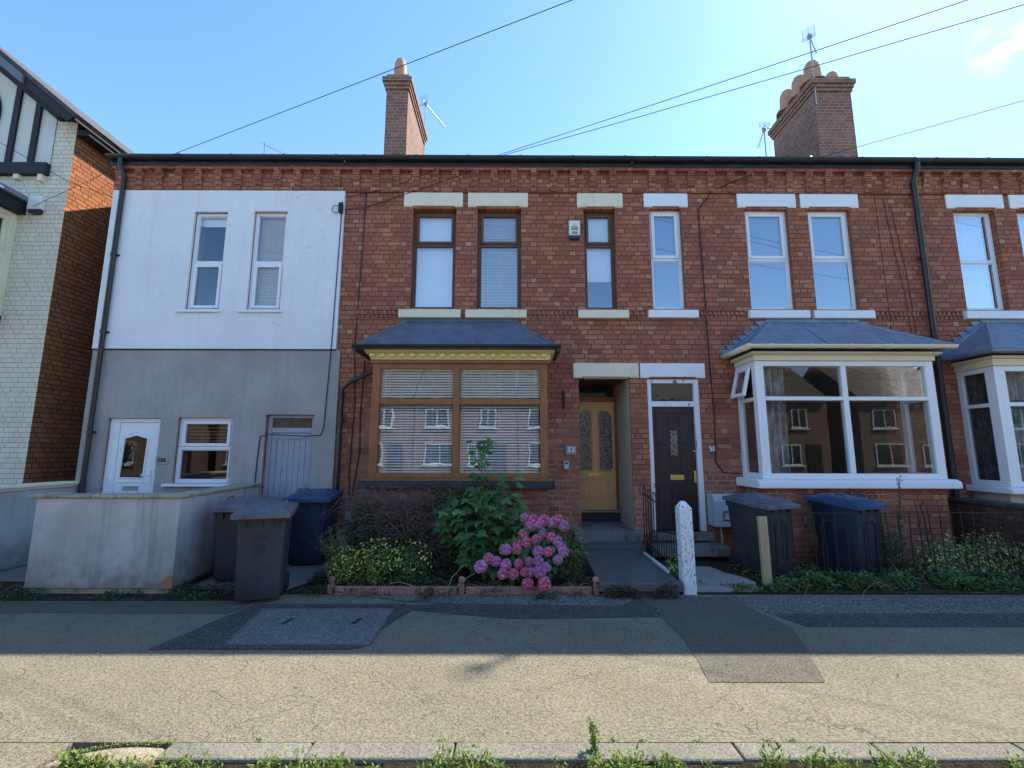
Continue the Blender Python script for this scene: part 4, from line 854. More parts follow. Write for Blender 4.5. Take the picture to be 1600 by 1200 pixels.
# posts
gp_=thing('gate_post',(2.045,5.55,0),'white painted timber gate post with flaking paint and pointed top','post')
mb=MB();mb.add([(1.975,5.48,-.02),(2.125,5.48,-.02),(2.125,5.63,-.02),(1.975,5.63,-.02),(1.965,5.48,.95),(2.115,5.48,.95),(2.115,5.63,.95),(1.965,5.63,.95),(2.01,5.53,1.03),(2.06,5.53,1.03),(2.06,5.58,1.03),(2.01,5.58,1.03)],
 [(0,3,2,1),(0,1,5,4),(1,2,6,5),(2,3,7,6),(3,0,4,7),(4,5,9,8),(5,6,10,9),(6,7,11,10),(7,4,8,11),(8,9,10,11)]);mb.build('post',m_postpaint,gp_,bevel=.01,seg=2)
sk=MB();sk.add([(3.07,5.82,-.02),(3.175,5.82,-.02),(3.175,5.87,-.02),(3.07,5.87,-.02),(3.06,5.82,.81),(3.165,5.82,.815),(3.165,5.87,.815),(3.06,5.87,.81)],[(0,3,2,1),(0,1,5,4),(1,2,6,5),(2,3,7,6),(3,0,4,7),(4,5,6,7)])
tag(sk.build('timber_stake',m_softwood,bevel=.004),'short raw timber stake standing in front of the right hand black bin','stake')
# railings
rl=thing('railing',(5,5.9,0),'rusty thin iron railings in front of the right hand garden and bins','railing')
mb=MB();mb.tube([(3.14,5.9,.85),(4.2,5.9,.845),(5.4,5.9,.855),(6.98,5.9,.85)],.007,6);mb.tube([(3.14,5.9,.12),(6.98,5.9,.12)],.008,6);mb.build('rail',m_iron,rl)
random.seed(21);x=3.25
while x<6.95:
    l=random.uniform(-.03,.03);h=.85+(.07 if x>5.0 else .0)+random.uniform(0,.03);mb=MB()
    pts=[(x+.012,5.905,.0),(x,5.9,.4),(x+l*.5,5.9,.8),(x+l,5.9,h)]
    mb.tube(pts,[.008,.008,.008,.004],6);mb.build('bar',m_iron,rl);x+=.133
for x in (3.95,4.48):
    mb=MB();mb.tube([(x-.08,5.893,.1),(x-.08,5.893,.7)]+[(x+.08*math.cos(a)*-1,5.893,.7+.06*math.sin(a)) for a in [i*math.pi/8 for i in range(1,8)]]+[(x+.08,5.893,.7),(x+.08,5.893,.1)],.007,6);mb.build('hoop',m_iron,rl)
mb=MB()
mb.tube([(5.2,5.9,.3),(5.16,5.88,.8),(5.12,5.87,.95),(5.17,5.86,1.0)],.009,6)
mb.build('bent_bar',m_iron,rl)
gt=thing('iron_gate',(2.03,6.9,0),'small black wrought iron gate standing open between the two front doors','gate')
mb=MB();mb.tube([(2.02,7.15,.98),(2.03,6.5,.90)],.009,6);mb.tube([(2.02,7.15,.28),(2.03,6.5,.25)],.009,6);mb.build('gate_frame',m_iron,gt)
for i in range(6):
    yy=7.13-i*.12;mb=MB();top=1.02-i*.012
    mb.tube([(2.02,yy,.16),(2.02,yy,top)],.008,6)
    if i%2==0: mb.tube([(2.02,yy,top)]+[(2.02,yy-.06+.06*math.cos(a),top+.07*math.sin(a)) for a in [j*math.pi/8 for j in range(1,8)]]+[(2.02,yy-.12,top-.01)],.007,6)
    mb.build('bar',m_iron,gt)
mb=MB();mb.tube([(2.0,7.15,.95),(1.96,7.12,1.0),(1.97,7.1,1.1),(2.02,7.13,1.14),(2.03,7.1,1.08)],.006,5);mb.build('scroll',m_iron,gt)
gt=thing('railing',(2.08,6.3,0),'low black iron railing running from the white post to the dark front door','railing')
mb=MB();mb.tube([(2.05,6.95,.47),(2.09,5.66,.62)],.008,6);mb.tube([(2.05,6.95,.2),(2.09,5.66,.22)],.008,6);mb.tube([(2.08,6.93,.46),(2.6,7.2,.44),(2.62,7.3,.42)],.008,6);mb.build('rail',m_iron,gt)
for i in range(15):
    t_=i/14;yy=6.95-1.27*t_;mb=MB();mb.tube([(2.05+.04*t_,yy,.05),(2.05+.04*t_,yy,.50+.15*t_)],[.007,.005],5);mb.build('bar',m_iron,gt)
# scroll ironwork (trellis top against white bay plinth)
sc_=thing('scroll_ironwork',(4.9,6.75,.8),'rusty scrolled iron crest standing behind the right hand blue bin','ironwork')
mb=MB();mb.tube([(4.55,6.75,.0),(4.55,6.75,.92)],.009,6);mb.tube([(5.3,6.75,.0),(5.3,6.75,.92)],.009,6);mb.tube([(4.55,6.75,.88),(5.3,6.75,.88)],.009,6);mb.build('frame',m_iron,sc_)
mb=MB()
for cx in (4.66,4.84,5.02,5.2):
    s=1 if cx<4.93 else -1
    mb.tube([(cx+s*.09*(1-i/22)*math.cos(i*.45),6.75,.97+.07*(1-i/22)*math.sin(i*.45)) for i in range(20)],.008,5)
mb.tube([(4.75,6.75,.9),(4.93,6.75,1.06),(5.1,6.75,.9)],.008,5);mb.build('scroll',m_iron,sc_)
# edging
ed=thing('garden_edging',(-.5,5.5,0),'low terracotta rope top edging with ball finials along the flower bed','edging')
def rope(a,b,n):
    mb=MB();L=b-a;mb.box(a+.004,b-.004,5.485,5.525,-.01,.055);k=int(L/.03)
    pr=[]
    for i in range(k*4+1):
        t_=i/(k*4);pr.append(((a+.004+(L-.008)*t_,5.505,.065),.021+.006*math.sin(i*math.pi/2)))
    mb.tube([p for p,_ in pr],[r for _,r in pr],8);return mb.build('edging_tile',m_edging,ed)
for a,b in ((-1.99,-1.5),(-1.5,-1.02),(-1.02,-.60),(-.50,.0),(.0,.48),(.48,.93)): rope(a,b,8)
for x in (-2.03,-.55,.98):
    mb=MB();mb.box(x-.03,x+.03,5.475,5.535,-.02,.11);mb.lathe([(.02,.11),(.022,.12),(.036,.135),(.04,.155),(.034,.178),(.015,.19),(.002,.192)],(x,5.505,0),12);mb.build('edging_post',m_edging,ed,auto=True)
# ------------------------------------------------------------ bins
def make_bin(label,body,lid,loc,rot,H=.93,w=.5,dp=.52,wt=.575,dt=.62,lid_tilt=4,panel=True,marks=False):
    b=thing('wheeled_bin',(0,0,0),label,'wheeled bin','wheeled bins standing outside the houses')
    def ringp(z,w,d,r=.05,off=0):
        pts=[]
        for cx,cy,a0 in ((w/2-r,d/2-r,0),(-w/2+r,d/2-r,90),(-w/2+r,-d/2+r,180),(w/2-r,-d/2+r,270)):
            for i in range(5): a=R(a0+i*22.5);pts.append((cx+r*math.cos(a),cy+r*math.sin(a)+off,z))
        return pts
    mb=MB();rings=[ringp(.03,w-.02,dp-.06,.05),ringp(.06,w,dp-.04,.05),ringp(.2,w+.01,dp,.05),ringp(H*.55,(w+wt)/2-.01,(dp+dt)/2-.01,.05,.01),ringp(H-.09,wt-.02,dt-.02,.05,.015),ringp(H-.085,wt+.012,dt+.012,.05,.015),ringp(H-.02,wt+.02,dt+.02,.05,.015),ringp(H,wt+.02,dt+.02,.05,.015)]
    vs=[p for r_ in rings for p in r_];n=20
    fs=[(i*n+j,i*n+(j+1)%n,(i+1)*n+(j+1)%n,(i+1)*n+j) for i in range(len(rings)-1) for j in range(n)]+[tuple(range(n-1,-1,-1)),tuple(range((len(rings)-1)*n,len(rings)*n))]
    mb.add(vs,fs)
    for x in (-.16,0,.16): mb.box(x-.012,x+.012,-dt/2-.005,-dt/2+.02,H-.14,H-.088)
    if panel:
        yv=lambda z:-(dp+(dt-dp)*z/H)/2-.004+.012
        pts=[(-.11,yv(.15),.15),(-.11,yv(.62),.62)]+[(-.11*math.cos(a),yv(.62)+.0,.62+.07*math.sin(a)) for a in (.5,1.0,1.57,2.14,2.64)]+[(.11,yv(.62),.62),(.11,yv(.15),.15)]
        mb.tube([(x,y-.004,z) for x,y,z in pts],.007,5)
    bo=mb.build('body',body,b,auto=True)
    mb=MB();L0=-dt/2-.055;L1=dt/2+.03;M_=Matrix.Translation((0,dt/2+.02,H+.005))@Matrix.Rotation(R(lid_tilt),4,'X')@Matrix.Translation((0,-dt/2-.02,0))
    prof=[(-.055,.0),(0,.0)]
    lw=wt/2+.035;k=MB();nx,ny=9,9;vs=[]
    for j in range(ny):
        for i in range(nx):
            u=i/(nx-1)*2-1;v=j/(ny-1)*2-1;x=u*lw;y=(L0+L1)/2+v*(L1-L0)/2
            z=.06*(1-abs(u)**4)*(1-abs(v)**4)**.7+.035;
            if abs(u)<.55 and abs(v)<.5: z-=.012
            vs.append((x,y,z))
    fs=[(j*nx+i,j*nx+i+1,(j+1)*nx+i+1,(j+1)*nx+i) for j in range(ny-1) for i in range(nx-1)]
    edge=[i for i in range(nx)]+[j*nx+nx-1 for j in range(1,ny)]+[(ny-1)*nx+i for i in range(nx-2,-1,-1)]+[j*nx for j in range(ny-2,0,-1)]
    base=len(vs);
    for e in edge: x,y,z=vs[e];vs.append((x*1.005,y,z-.05))
    m=len(edge);fs+=[(edge[i],base+i,base+(i+1)%m,edge[(i+1)%m]) for i in range(m)]+[tuple(base+i for i in range(m))]
    k.add(vs,fs)
    for x in (-.2,.2): k.tube([(x,-.12,.085),(x,-.12,.115),(x,.0,.122),(x,.0,.09)],.009,6)
    k.v=[tuple(M_@Vector(p)) for p in k.v]
    k.build('lid',lid,b,auto=True)
    mb=MB();mb.tube([(-wt/2+.03,dt/2+.05,H+.01),(wt/2-.03,dt/2+.05,H+.01)],.017,8);mb.box(-wt/2+.06,-wt/2+.1,dt/2,dt/2+.055,H-.06,H+.02);mb.box(wt/2-.1,wt/2-.06,dt/2,dt/2+.055,H-.06,H+.02);mb.build('handle',body,b)
    for s in (-1,1):
        mb=MB();M2=Matrix.Rotation(R(90),4,'Y');mb.lathe([(.03,-.025),(.09,-.022),(.1,-.012),(.1,.012),(.09,.022),(.03,.025)],(s*(w/2+.005),dp/2-.02,.1),18,M=M2);mb.build('wheel',m_rubber,b)
    if marks:
        random.seed(9);mb=MB();yy=-(dp+(dt-dp)*.68)/2-.0
        for z,x0,x1,h in ((.70,-.055,.055,.03),(.665,-.05,.05,.012),(.60,-.04,.05,.014),(.575,-.035,.045,.01),(.545,-.05,.04,.012)):
            x=x0
            while x<x1: w_=random.uniform(.008,.016);mb.box(x,x+w_,-(dp+(dt-dp)*z/H)/2-.002,-(dp+(dt-dp)*z/H)/2+.012,z-h/2,z+h/2);x+=w_+.005
        mb.build('printed_mark',M_plain('faded_print',(.055,.056,.058),.6,.1,10,0,obj=True),b)
    b.location=loc;b.rotation_euler=(0,0,R(rot));return b
make_bin('charcoal bin with pale grey lid standing nearest the pavement, in front of the other two',m_binblack,m_binlid,(-2.75,5.36,.01),17,H=.93,w=.43,dp=.47,wt=.50,dt=.53,marks=True,panel=False)
make_bin('black bin with grey lid tucked against the rendered garden wall',m_binblack,m_binlid,(-3.36,6.08,.03),4,H=.9,panel=False)
make_bin('blue bin with bright blue lid by the grey boarded passage door',m_binblue,m_binbluelid,(-2.86,6.88,.03),6,H=.93,w=.48,wt=.56,panel=False)
make_bin('black bin with slate grey lid beside the pale meter cupboard',m_binblack,m_binlid,(3.42,6.45,.02),26,H=.93,lid_tilt=6)
make_bin('dark blue bin standing below the white framed bay window',m_binblue,m_binbluelid,(4.60,6.45,.02),22,H=.93,w=.49,lid_tilt=6,panel=True)
# ------------------------------------------------------------ aerials and cables
def aerial(loc,mast_h,d,L,label,refl=True,extra=None):
    a=thing('tv_aerial',loc,label,'aerial');x,y,z=loc
    mb=MB();mb.tube([(x,y,z),(x,y,z+mast_h)],.016,6);mb.build('mast',m_alu,a)
    d=Vector(d).normalized();p=Vector((x,y,z+mast_h-.05));q=p+d*L;mb=MB();mb.tube([p-d*.12,q],.011,6);s=d.cross(Vector((0,0,1))).normalized();up=s.cross(d)
    n=int(L/.075)
    for i in range(1,n+1):
        c=p+d*(L*i/n);mb.tube([c-s*.085,c+s*.085],.004,4)
    mb.build('boom',m_alu,a)
    if refl:
        mb=MB()
        for sg in (1,-1):
            for k in range(5):
                c=p-d*.06+up*sg*(.02+.03*k)-d*(.012*k);mb.tube([c-s*.13,c+s*.13],.0035,4)
            for e in (-.12,.0,.12): mb.tube([p-d*.06+s*e,p-d*.11+up*sg*.15+s*e],.004,4)
        mb.box(p[0]-.04,p[0]+.04,p[1]-.03,p[1]+.03,p[2]-.04,p[2]+.05);mb.build('reflector',m_alu,a)
    return a
aerial((-2.30,11.13,9.2),1.72,(.42,.93,0),1.0,'silver tv aerial on a thin mast behind the narrow left chimney')
aerial((-6.33,10.8,8.6),.86,(.35,.43,0),.55,'small dark tv aerial peeping above the gutter of the rendered house',refl=False)
aerial((6.84,9.22,9.3),1.78,(.46,.45,0),.62,'tv aerial with a grid reflector above the pots of the big right hand chimney')
aerial((6.66,10.95,9.0),1.05,(.1,.6,-.25),.5,'tv aerial bracketed to the back of the big right hand chimney')
def cable(pts,label,sag=.0,r=.0052,n=14):
    mb=MB();P=[]
    for i in range(len(pts)-1):
        a=Vector(pts[i]);b=Vector(pts[i+1])
        for j in range(n+(i==len(pts)-2)):
            t_=j/n;p=a.lerp(b,t_);p.z-=sag*4*t_*(1-t_);P.append(p)
    mb.tube(P,r,5);o=mb.build('overhead_cable',m_cable);tag(o,label,'cable','overhead wires');return o
def ext(a,b,f): a=Vector(a);b=Vector(b);return tuple(a+(b-a)*f)
cable([(-5.94,7.3,6.64),ext((-5.94,7.3,6.64),(.73,4.71,6.9),2.6)],'black overhead wire crossing the sky above the left chimney')
cable([(-.37,7.3,6.64),ext((-.37,7.3,6.64),(5.19,4.69,6.9),2.6)],'upper of the two overhead wires rising to the top right from the gutter',sag=.08)
cable([(-.30,7.3,6.64),ext((-.30,7.3,6.64),(5.89,4.69,6.9),2.6)],'lower of the two overhead wires rising to the top right from the gutter',sag=.12)
cable([(4.79,7.3,6.5),ext((4.79,7.3,6.5),(7.65,6.13,6.8),3)],'single overhead wire right of the big chimney, leaving at the right edge')
cable([(-12.5,5.9,8.6),(-8.51,7.0,6.68),(-7.56,7.3,6.15),(-6.94,7.56,6.0)],'black wire slanting down across the cream gable at the left edge',n=6)
cable([(-8.3,7.46,5.8),(-6.95,7.4,6.45)],'thin wire from the oriel roof to the black gutter corner',r=.004,n=4)
# ------------------------------------------------------------ plants
def frame(n,up=Vector((0,0,1))):
    n=n.normalized();a=n.cross(up)
    if a.length<1e-3:a=n.orthogonal()
    a.normalize();return a,n.cross(a).normalized()*-1
def rv(): 
    while True:
        v=Vector((random.uniform(-1,1),random.uniform(-1,1),random.uniform(-1,1)))
        if .05<v.length<1:return v.normalized()
def leaf(mb,p,d,n,L,W,fold=.25,droop=.2,k=None):
    """pointed leaf from p along d, normal n"""
    d=d.normalized();s=d.cross(n)
    if s.length<1e-3:s=d.orthogonal()
    s.normalize();n=s.cross(d)
    m=p+d*L*.45;t_=p+d*L-n*L*droop
    mb.add([p,m+s*W/2+n*W*fold*.5,t_,m-s*W/2+n*W*fold*.5,m],[(0,4,1),(4,2,1),(0,3,4),(3,2,4)],k)
MAP=[(0,0),(.12,.10),(.42,-.02),(.34,.18),(.56,.38),(.34,.42),(.30,.56),(.14,.56),(.10,.80),(0,1.02)]
MAP=MAP+[(-x,y) for x,y in MAP[-2:0:-1]]
def mapleleaf(mb,p,d,n,L,k=None):
    d=d.normalized();s=d.cross(n)
    if s.length<1e-3:s=d.orthogonal()
    s.normalize();n=s.cross(d);c=p+d*L*.3
    vs=[c-n*L*.03]+[p+s*x*L+d*y*L-n*L*(.25*x*x+.22*y*y)+n*random.uniform(-.02,.02)*L for x,y in MAP];m=len(MAP)
    mb.add(vs,[(0,1+i,1+(i+1)%m) for i in range(m)],k)
def mound(mb,c,r,n,L,W,shell=.55,upb=.5,flat=0,seed=0,lf=leaf,zmin=0,gap=.0):
    """leaves spread through an uneven ellipsoid"""
    for _ in range(n):
        v=rv();q=mnoise.noise(v*2.2+Vector((seed,seed*2,0)))
        if gap and mnoise.noise(v*4+Vector((seed*3,0,0)))<-gap: continue
        rr=random.uniform(shell,1)*(1+.35*q)
        p=Vector((c[0]+v.x*r[0]*rr,c[1]+v.y*r[1]*rr,c[2]+v.z*r[2]*rr))
        if p.z<zmin: continue
        nn=(v+Vector((0,0,upb))+rv()*.6).normalized();d=(v*.6+rv()+Vector((0,0,-.15))).normalized();d=(d-nn*d.dot(nn))
        s=random.uniform(.65,1.25)
        if lf is leaf: leaf(mb,p,d,nn,L*s,W*s)
        else: lf(mb,p,d,nn,L*s)
def florets(mb,c,r,n,size):
    c=Vector(c)
    for i in range(n):
        v=Vector((0,0,1));ph=math.acos(1-2*(i+.5)/n);th=i*2.39996;v=Vector((math.sin(ph)*math.cos(th),math.sin(ph)*math.sin(th),math.cos(ph)))
        if v.z<-.75: continue
        v=(v+rv()*.12).normalized();p=c+v*r*random.uniform(.88,1.06);a,b=frame(v);w=random.uniform(0,1.57);u=a*math.cos(w)+b*math.sin(w);t_=b*math.cos(w)-a*math.sin(w);s=size*random.uniform(.8,1.15)
        vs=[p]
        for q in range(8):
            an=q*math.pi/4;rad=s if q%2==0 else s*.55
            vs.append(p+(u*math.cos(an)+t_*math.sin(an))*rad+v*(.15*s if q%2 else -.1*s))
        mb.add(vs,[(0,1+q,1+(q+1)%8) for q in range(8)])
def twig(mb,p,d,L,r,wob=.4,n=6,k=None,grav=0):
    P=[Vector(p)];d=Vector(d).normalized()
    for i in range(n): d=(d+rv()*wob*.5+Vector((0,0,-grav))).normalized();P.append(P[-1]+d*L/n)
    mb.tube(P,[r*(1-.75*i/n) for i in range(n+1)],4,k,caps=False);return P
m_l_dark=M_leaf('dark_leaf',[(0.027,0.06,0.021),(0.045,0.0975,0.03),(0.0675,0.128,0.042)])
m_l_maple=M_leaf('sycamore_leaf',[(.05,.13,.04),(.09,.20,.06),(.15,.28,.09)],rough=.45)
m_l_hyd=M_leaf('hydrangea_leaf',[(0.042,0.098,0.028),(0.07,0.154,0.042),(0.126,0.21,0.063)])
m_l_mid=M_leaf('mid_green_leaf',[(0.056,0.112,0.028),(0.098,0.182,0.042),(0.154,0.252,0.063)])
m_l_yel=M_leaf('yellow_green_leaf',[(0.098,0.168,0.035),(0.182,0.266,0.056),(0.336,0.406,0.098)])
m_l_var=M_leaf('variegated_leaf',[(.07,.12,.03),(.24,.28,.08),(.45,.46,.16),(.62,.60,.30)])
m_l_weeds2=M_leaf('shaded_weed_leaf',[(.035,.055,.02),(.06,.085,.03),(.09,.10,.045)])
m_l_dry=M_leaf('dry_leaf',[(0.088,0.056,0.0352),(0.144,0.096,0.064),(0.208,0.144,0.096)],trans=.1)
m_l_weed=M_leaf('sunlit_weed_leaf',[(.08,.15,.02),(.16,.25,.04),(.25,.33,.06)],trans=.35)
m_l_feather=M_leaf('feathery_leaf',[(0.104,0.13,0.052),(0.169,0.208,0.091),(0.247,0.273,0.13)])
m_stem=M_plain('plant_stem',(.09,.075,.04),.8,.2,10,.2)
m_twig=M_plain('dead_twig',(.15,.10,.082),.9,.35,6,.2)
m_straw=M_plain('straw',(.30,.25,.16),.8,.2,10,0)
m_yflower=M_leaf('yellow_petal',[(.65,.5,.04),(.8,.68,.08),(.85,.8,.3)],trans=.2)
m_pk=[M_leaf('pink_floret',[(.62,.07,.17),(.93,.2,.34),(.95,.38,.48),(.95,.72,.72)],trans=.2),M_leaf('mauve_floret',[(.48,.12,.32),(.80,.27,.50),(.88,.42,.62),(.92,.72,.80)],trans=.2),M_leaf('faded_pink_floret',[(.45,.18,.30),(.6,.3,.42),(.62,.45,.42)],trans=.2)]
random.seed(31)
# dead bramble hedge
br=thing('bramble_hedge',(-1.5,6.45,0),'brown tangled dead bramble hedge below the oak bay window','hedge')
mb=MB()
for i in range(1300):
    p=(random.uniform(-2.15,-.35),random.uniform(6.1,6.7),random.uniform(.05,1.0));p=Vector(p)
    twig(mb,p,(random.uniform(-1,1),random.uniform(-.6,.4),random.uniform(-.2,1)),random.uniform(.25,.6),random.uniform(.003,.006),.9,7,grav=.12)
mb.build('twigs',m_twig,br,recalc=False)
mb=MB()
for x,z,rx,rz in ((-1.75,.5,.42,.56),(-1.2,.6,.5,.55),(-.6,.6,.4,.52),(-2.0,.35,.25,.5)): mound(mb,(x,6.45,z),(rx,.26,rz),2600,.045,.022,shell=.35,seed=x,gap=.25)
mb.build('dry_leaves',m_l_dry,br,recalc=False)
mb=MB()
for x,z,rx,rz in ((-1.9,.55,.3,.45),(-1.6,.3,.5,.32),(-.9,.35,.5,.38),(-.75,.95,.4,.2),(-.3,.35,.5,.35)): mound(mb,(x,6.3,z),(rx,.3,rz),1500,.05,.028,shell=.5,seed=x*3,gap=.15)
mb.build('green_leaves',m_l_dark,br,recalc=False)
# sycamore sapling
sy=thing('sycamore_sapling',(-.3,6.15,0),'tall green sycamore sapling with lobed leaves rising in front of the oak bay','shrub')
mb=MB();st=MB()
stems=[(Vector((-.4,6.15,0)),Vector((-.38,6.05,1.72))),(Vector((-.35,6.15,0)),Vector((.04,6.0,1.27))),(Vector((-.35,6.15,0)),Vector((-.18,6.02,1.2))),(Vector((-.4,6.15,0)),Vector((-.78,5.95,.85))),(Vector((-.35,6.2,0)),Vector((.2,5.95,.8))),(Vector((-.38,6.1,0)),Vector((-.45,5.85,.62))),(Vector((-.38,6.1,0)),Vector((-.15,5.9,1.0)))]
for a,b in stems:
    n=12;P=[a.lerp(b,i/n)+Vector((math.sin(i*.9)*.015,math.cos(i*.7)*.015,0)) for i in range(n+1)];st.tube(P,[.014-.0009*i for i in range(n+1)],6)
    for i in range(3,n+1):
        for q in range(4 if i<n else 5):
            th=random.uniform(0,6.28);o=Vector((math.cos(th),math.sin(th)-.35,.25)).normalized();pl=random.uniform(.06,.17)*(1.2-.5*i/n);e=P[i]+o*pl;st.tube([P[i],e],[.003,.002],4)
            nn=Vector((o.x*.3,-.55,.75))+rv()*.3;d=o+Vector((0,-.1,-.45));mapleleaf(mb,e,d,nn,random.uniform(.10,.19)*(1.1-.25*i/n))
for _ in range(190):
    v=rv();p=Vector((-.33+v.x*.5,6.12+v.y*.2,.72+v.z*.42))
    mapleleaf(mb,p,Vector((v.x,v.y-.3,-.4))+rv()*.3,Vector((v.x*.5,-.55,.7))+rv()*.55,random.uniform(.11,.21))
for _ in range(22):
    t_=random.random();p=Vector((-.38+random.gauss(0,.05),6.03+random.gauss(0,.05),1.15+t_*.6))
    mapleleaf(mb,p,Vector((random.uniform(-1,1),-.4,-.5)),Vector((0,-.5,.8))+rv()*.4,random.uniform(.07,.11))
st.build('stem',m_stem,sy,recalc=False);mb.build('leaves',m_l_maple,sy,recalc=False)
# hydrangea
hy=thing('hydrangea_bush',(.2,5.75,0),'hydrangea with round pink and mauve flower heads spilling over the edging','shrub')
mb=MB();mound(mb,(.28,5.88,.40),(.44,.28,.36),620,.095,.06,shell=.55,seed=4);mound(mb,(-.0,5.75,.22),(.42,.2,.2),320,.09,.055,shell=.5,seed=7);mound(mb,(.5,5.86,.35),(.25,.2,.3),240,.09,.055,shell=.5,seed=9)
mb.build('leaves',m_l_hyd,hy,recalc=False)
HEADS=[(0.6, 5.88, 0.78), (0.66, 5.84, 0.7), (0.41, 5.87, 0.76), (0.52, 5.86, 0.74), (0.35, 5.84, 0.7), (0.24, 5.84, 0.69), (0.16, 5.79, 0.61), (0.19, 5.74, 0.53), (0.32, 5.76, 0.55), (0.39, 5.8, 0.62), (0.5, 5.78, 0.58), (0.57, 5.75, 0.54), (0.61, 5.72, 0.48), (0.33, 5.69, 0.43), (0.45, 5.69, 0.43), (0.09, 5.74, 0.51), (0.08, 5.7, 0.45), (-0.07, 5.7, 0.45), (-0.25, 5.65, 0.36), (-0.34, 5.6, 0.28), (-0.16, 5.63, 0.33), (-0.05, 5.61, 0.3), (-0.08, 5.56, 0.21), (0.04, 5.56, 0.21), (0.1, 5.62, 0.31), (0.22, 5.63, 0.33), (0.17, 5.57, 0.23), (0.33, 5.63, 0.33), (0.34, 5.57, 0.23), (0.41, 5.59, 0.27), (0.2, 5.5, 0.12), (0.39, 5.5, 0.12), (0.56, 5.64, 0.35), (0.18, 5.89, 0.79), (0.28, 5.88, 0.77), (0.63, 5.69, 0.43), (0.24, 5.57, 0.23), (-0.04, 5.7, 0.45)]
st=MB()
for i,(x,y,z) in enumerate(HEADS):
    y-=.03;r=random.uniform(.058,.078);mb=MB();m=m_pk[(0,1,0,0,1,2,0,1)[(i*5)%8]]
    if (x,z) in ((.56,.35),): m=m_pk[2]
    core=MB();florets(mb,(x,y,z),r,150,r*.21);mb.lathe([(.001,z+r*.8)]+[(r*.82*math.sin(R(a)),z+r*.82*math.cos(R(a))) for a in (30,60,90,120,150)]+[(.001,z-r*.8)],(x,y,0),10)
    mb.build('flower_head',m,hy,recalc=False)
    st.tube([(x,y+.02,z-r*.5),(x*.6+.1,5.85,max(.02,z-.25))],.004,4)
st.build('stem',m_stem,hy,recalc=False)
# yellow flowering mounds, left
def flowers(mb,c,r,n,s,top=.15,seed=0):
    for _ in range(n):
        v=rv()
        if v.z<top-random.random()*.5: continue
        q=1+.35*mnoise.noise(v*2.2+Vector((seed,seed*2,0)));p=Vector((c[0]+v.x*r[0]*q*1.04,c[1]+v.y*r[1]*q*1.04,c[2]+v.z*r[2]*q*1.04+.01))
        a,b=frame((v+Vector((0,-.3,.3))+rv()*.4));ss=s*random.uniform(.6,1.2)
        mb.add([p+(a*math.cos(t_)+b*math.sin(t_))*ss*(1 if j%2==0 else .5) for j,t_ in enumerate([i*math.pi/4 for i in range(8)])],[tuple(range(8))])
for c,r,lab,nf,m in (((-1.62,5.75,.26),(.33,.2,.28),'middle clump of yellow flowering plants behind the rope edging',190,m_l_yel),((-1.98,5.72,.2),(.2,.18,.26),'leftmost yellow flowered clump beside the bins',120,m_l_yel),((-1.18,5.78,.24),(.25,.18,.27),'straggly yellow flowered clump nearest the sycamore sapling',80,m_l_mid)):
    o=thing('flowering_plant',(c[0],c[1],0),lab,'plant');mb=MB();mound(mb,c,r,1500,.035,.02,shell=.4,seed=c[0],gap=.3);mb.build('leaves',m,o,recalc=False)
    mb=MB();flowers(mb,c,r,int(nf*2.4),.015,0.2,seed=c[0]);mb.build('flowers',m_yflower,o,recalc=False)
o=thing('feathery_shrub',(-2.15,5.95,0),'pale feathery shrub sprouting by the black drainpipe','shrub');mb=MB()
for _ in range(70):
    p=Vector((-2.1+random.uniform(-.07,.1),5.9+random.uniform(-.06,.06),.15));P=twig(mb,p,(random.uniform(-.7,.35),random.uniform(-.3,.1),1),random.uniform(.3,.55),.002,.25,6)
    for q in P[2:]:
        for _ in range(5): leaf(mb,q,rv()+Vector((-.2,0,.6)),rv(),.045,.005)
mb.build('leaves',m_l_feather,o,recalc=False)
o=thing('flowering_bush',(.82,5.95,0),'small leafy bush with pale yellow buds between the hydrangea and the slab path','shrub')
mb=MB();mound(mb,(.80,5.95,.36),(.17,.2,.30),1500,.032,.016,shell=.4,seed=2);mb.build('leaves',m_l_mid,o,recalc=False)
mb=MB();flowers(mb,(.80,5.95,.38),(.17,.2,.29),170,.008,0,seed=2);mb.build('flowers',m_yflower,o,recalc=False)
o=thing('flowering_plant',(2.0,5.8,0),'little yellow flowered clump beside the white gate post','plant');mb=MB();mound(mb,(1.99,5.85,.16),(.07,.12,.17),420,.03,.015,shell=.3,seed=5);mb.build('leaves',m_l_mid,o,recalc=False)
mb=MB();flowers(mb,(1.99,5.84,.2),(.07,.12,.16),110,.011,0,seed=5);mb.build('flowers',m_yflower,o,recalc=False)
# right garden
o=thing('variegated_hedge',(6.3,6.2,0),'low golden variegated shrub behind the thin railings at the right edge','shrub');mb=MB()
for x,y,rx,rz,n in ((5.75,6.25,.5,.36,1800),(6.35,6.25,.5,.42,1800),(6.9,6.1,.4,.42,1500),(5.5,6.15,.3,.28,900),(7.5,6.2,.5,.45,900)): mound(mb,(x,y,.14),(rx,.3,rz),n,.045,.03,shell=.6,seed=x)
mb.build('leaves',m_l_var,o,recalc=False);mb=MB()
for x,y,rx,rz,n in ((5.6,6.1,.4,.33,10),(5.2,6.1,.2,.3,6)): flowers(mb,(x,y,.16),(rx,.3,rz),n*3,.02,.4,seed=x)
mb.build('flowers',m_yflower,o,recalc=False)
o=thing('conifer_shrub',(5.05,6.35,0),'dark bushy shrub with one tall spike in front of the white bay plinth','shrub');mb=MB()
mound(mb,(5.02,6.3,.35),(.26,.2,.42),1500,.04,.014,shell=.3,seed=12);mound(mb,(4.95,6.45,.7),(.2,.12,.25),500,.035,.012,shell=.3,seed=13)
P=twig(mb,(5.10,6.2,.3),(.02,-.02,1),1.0,.006,.06,12)
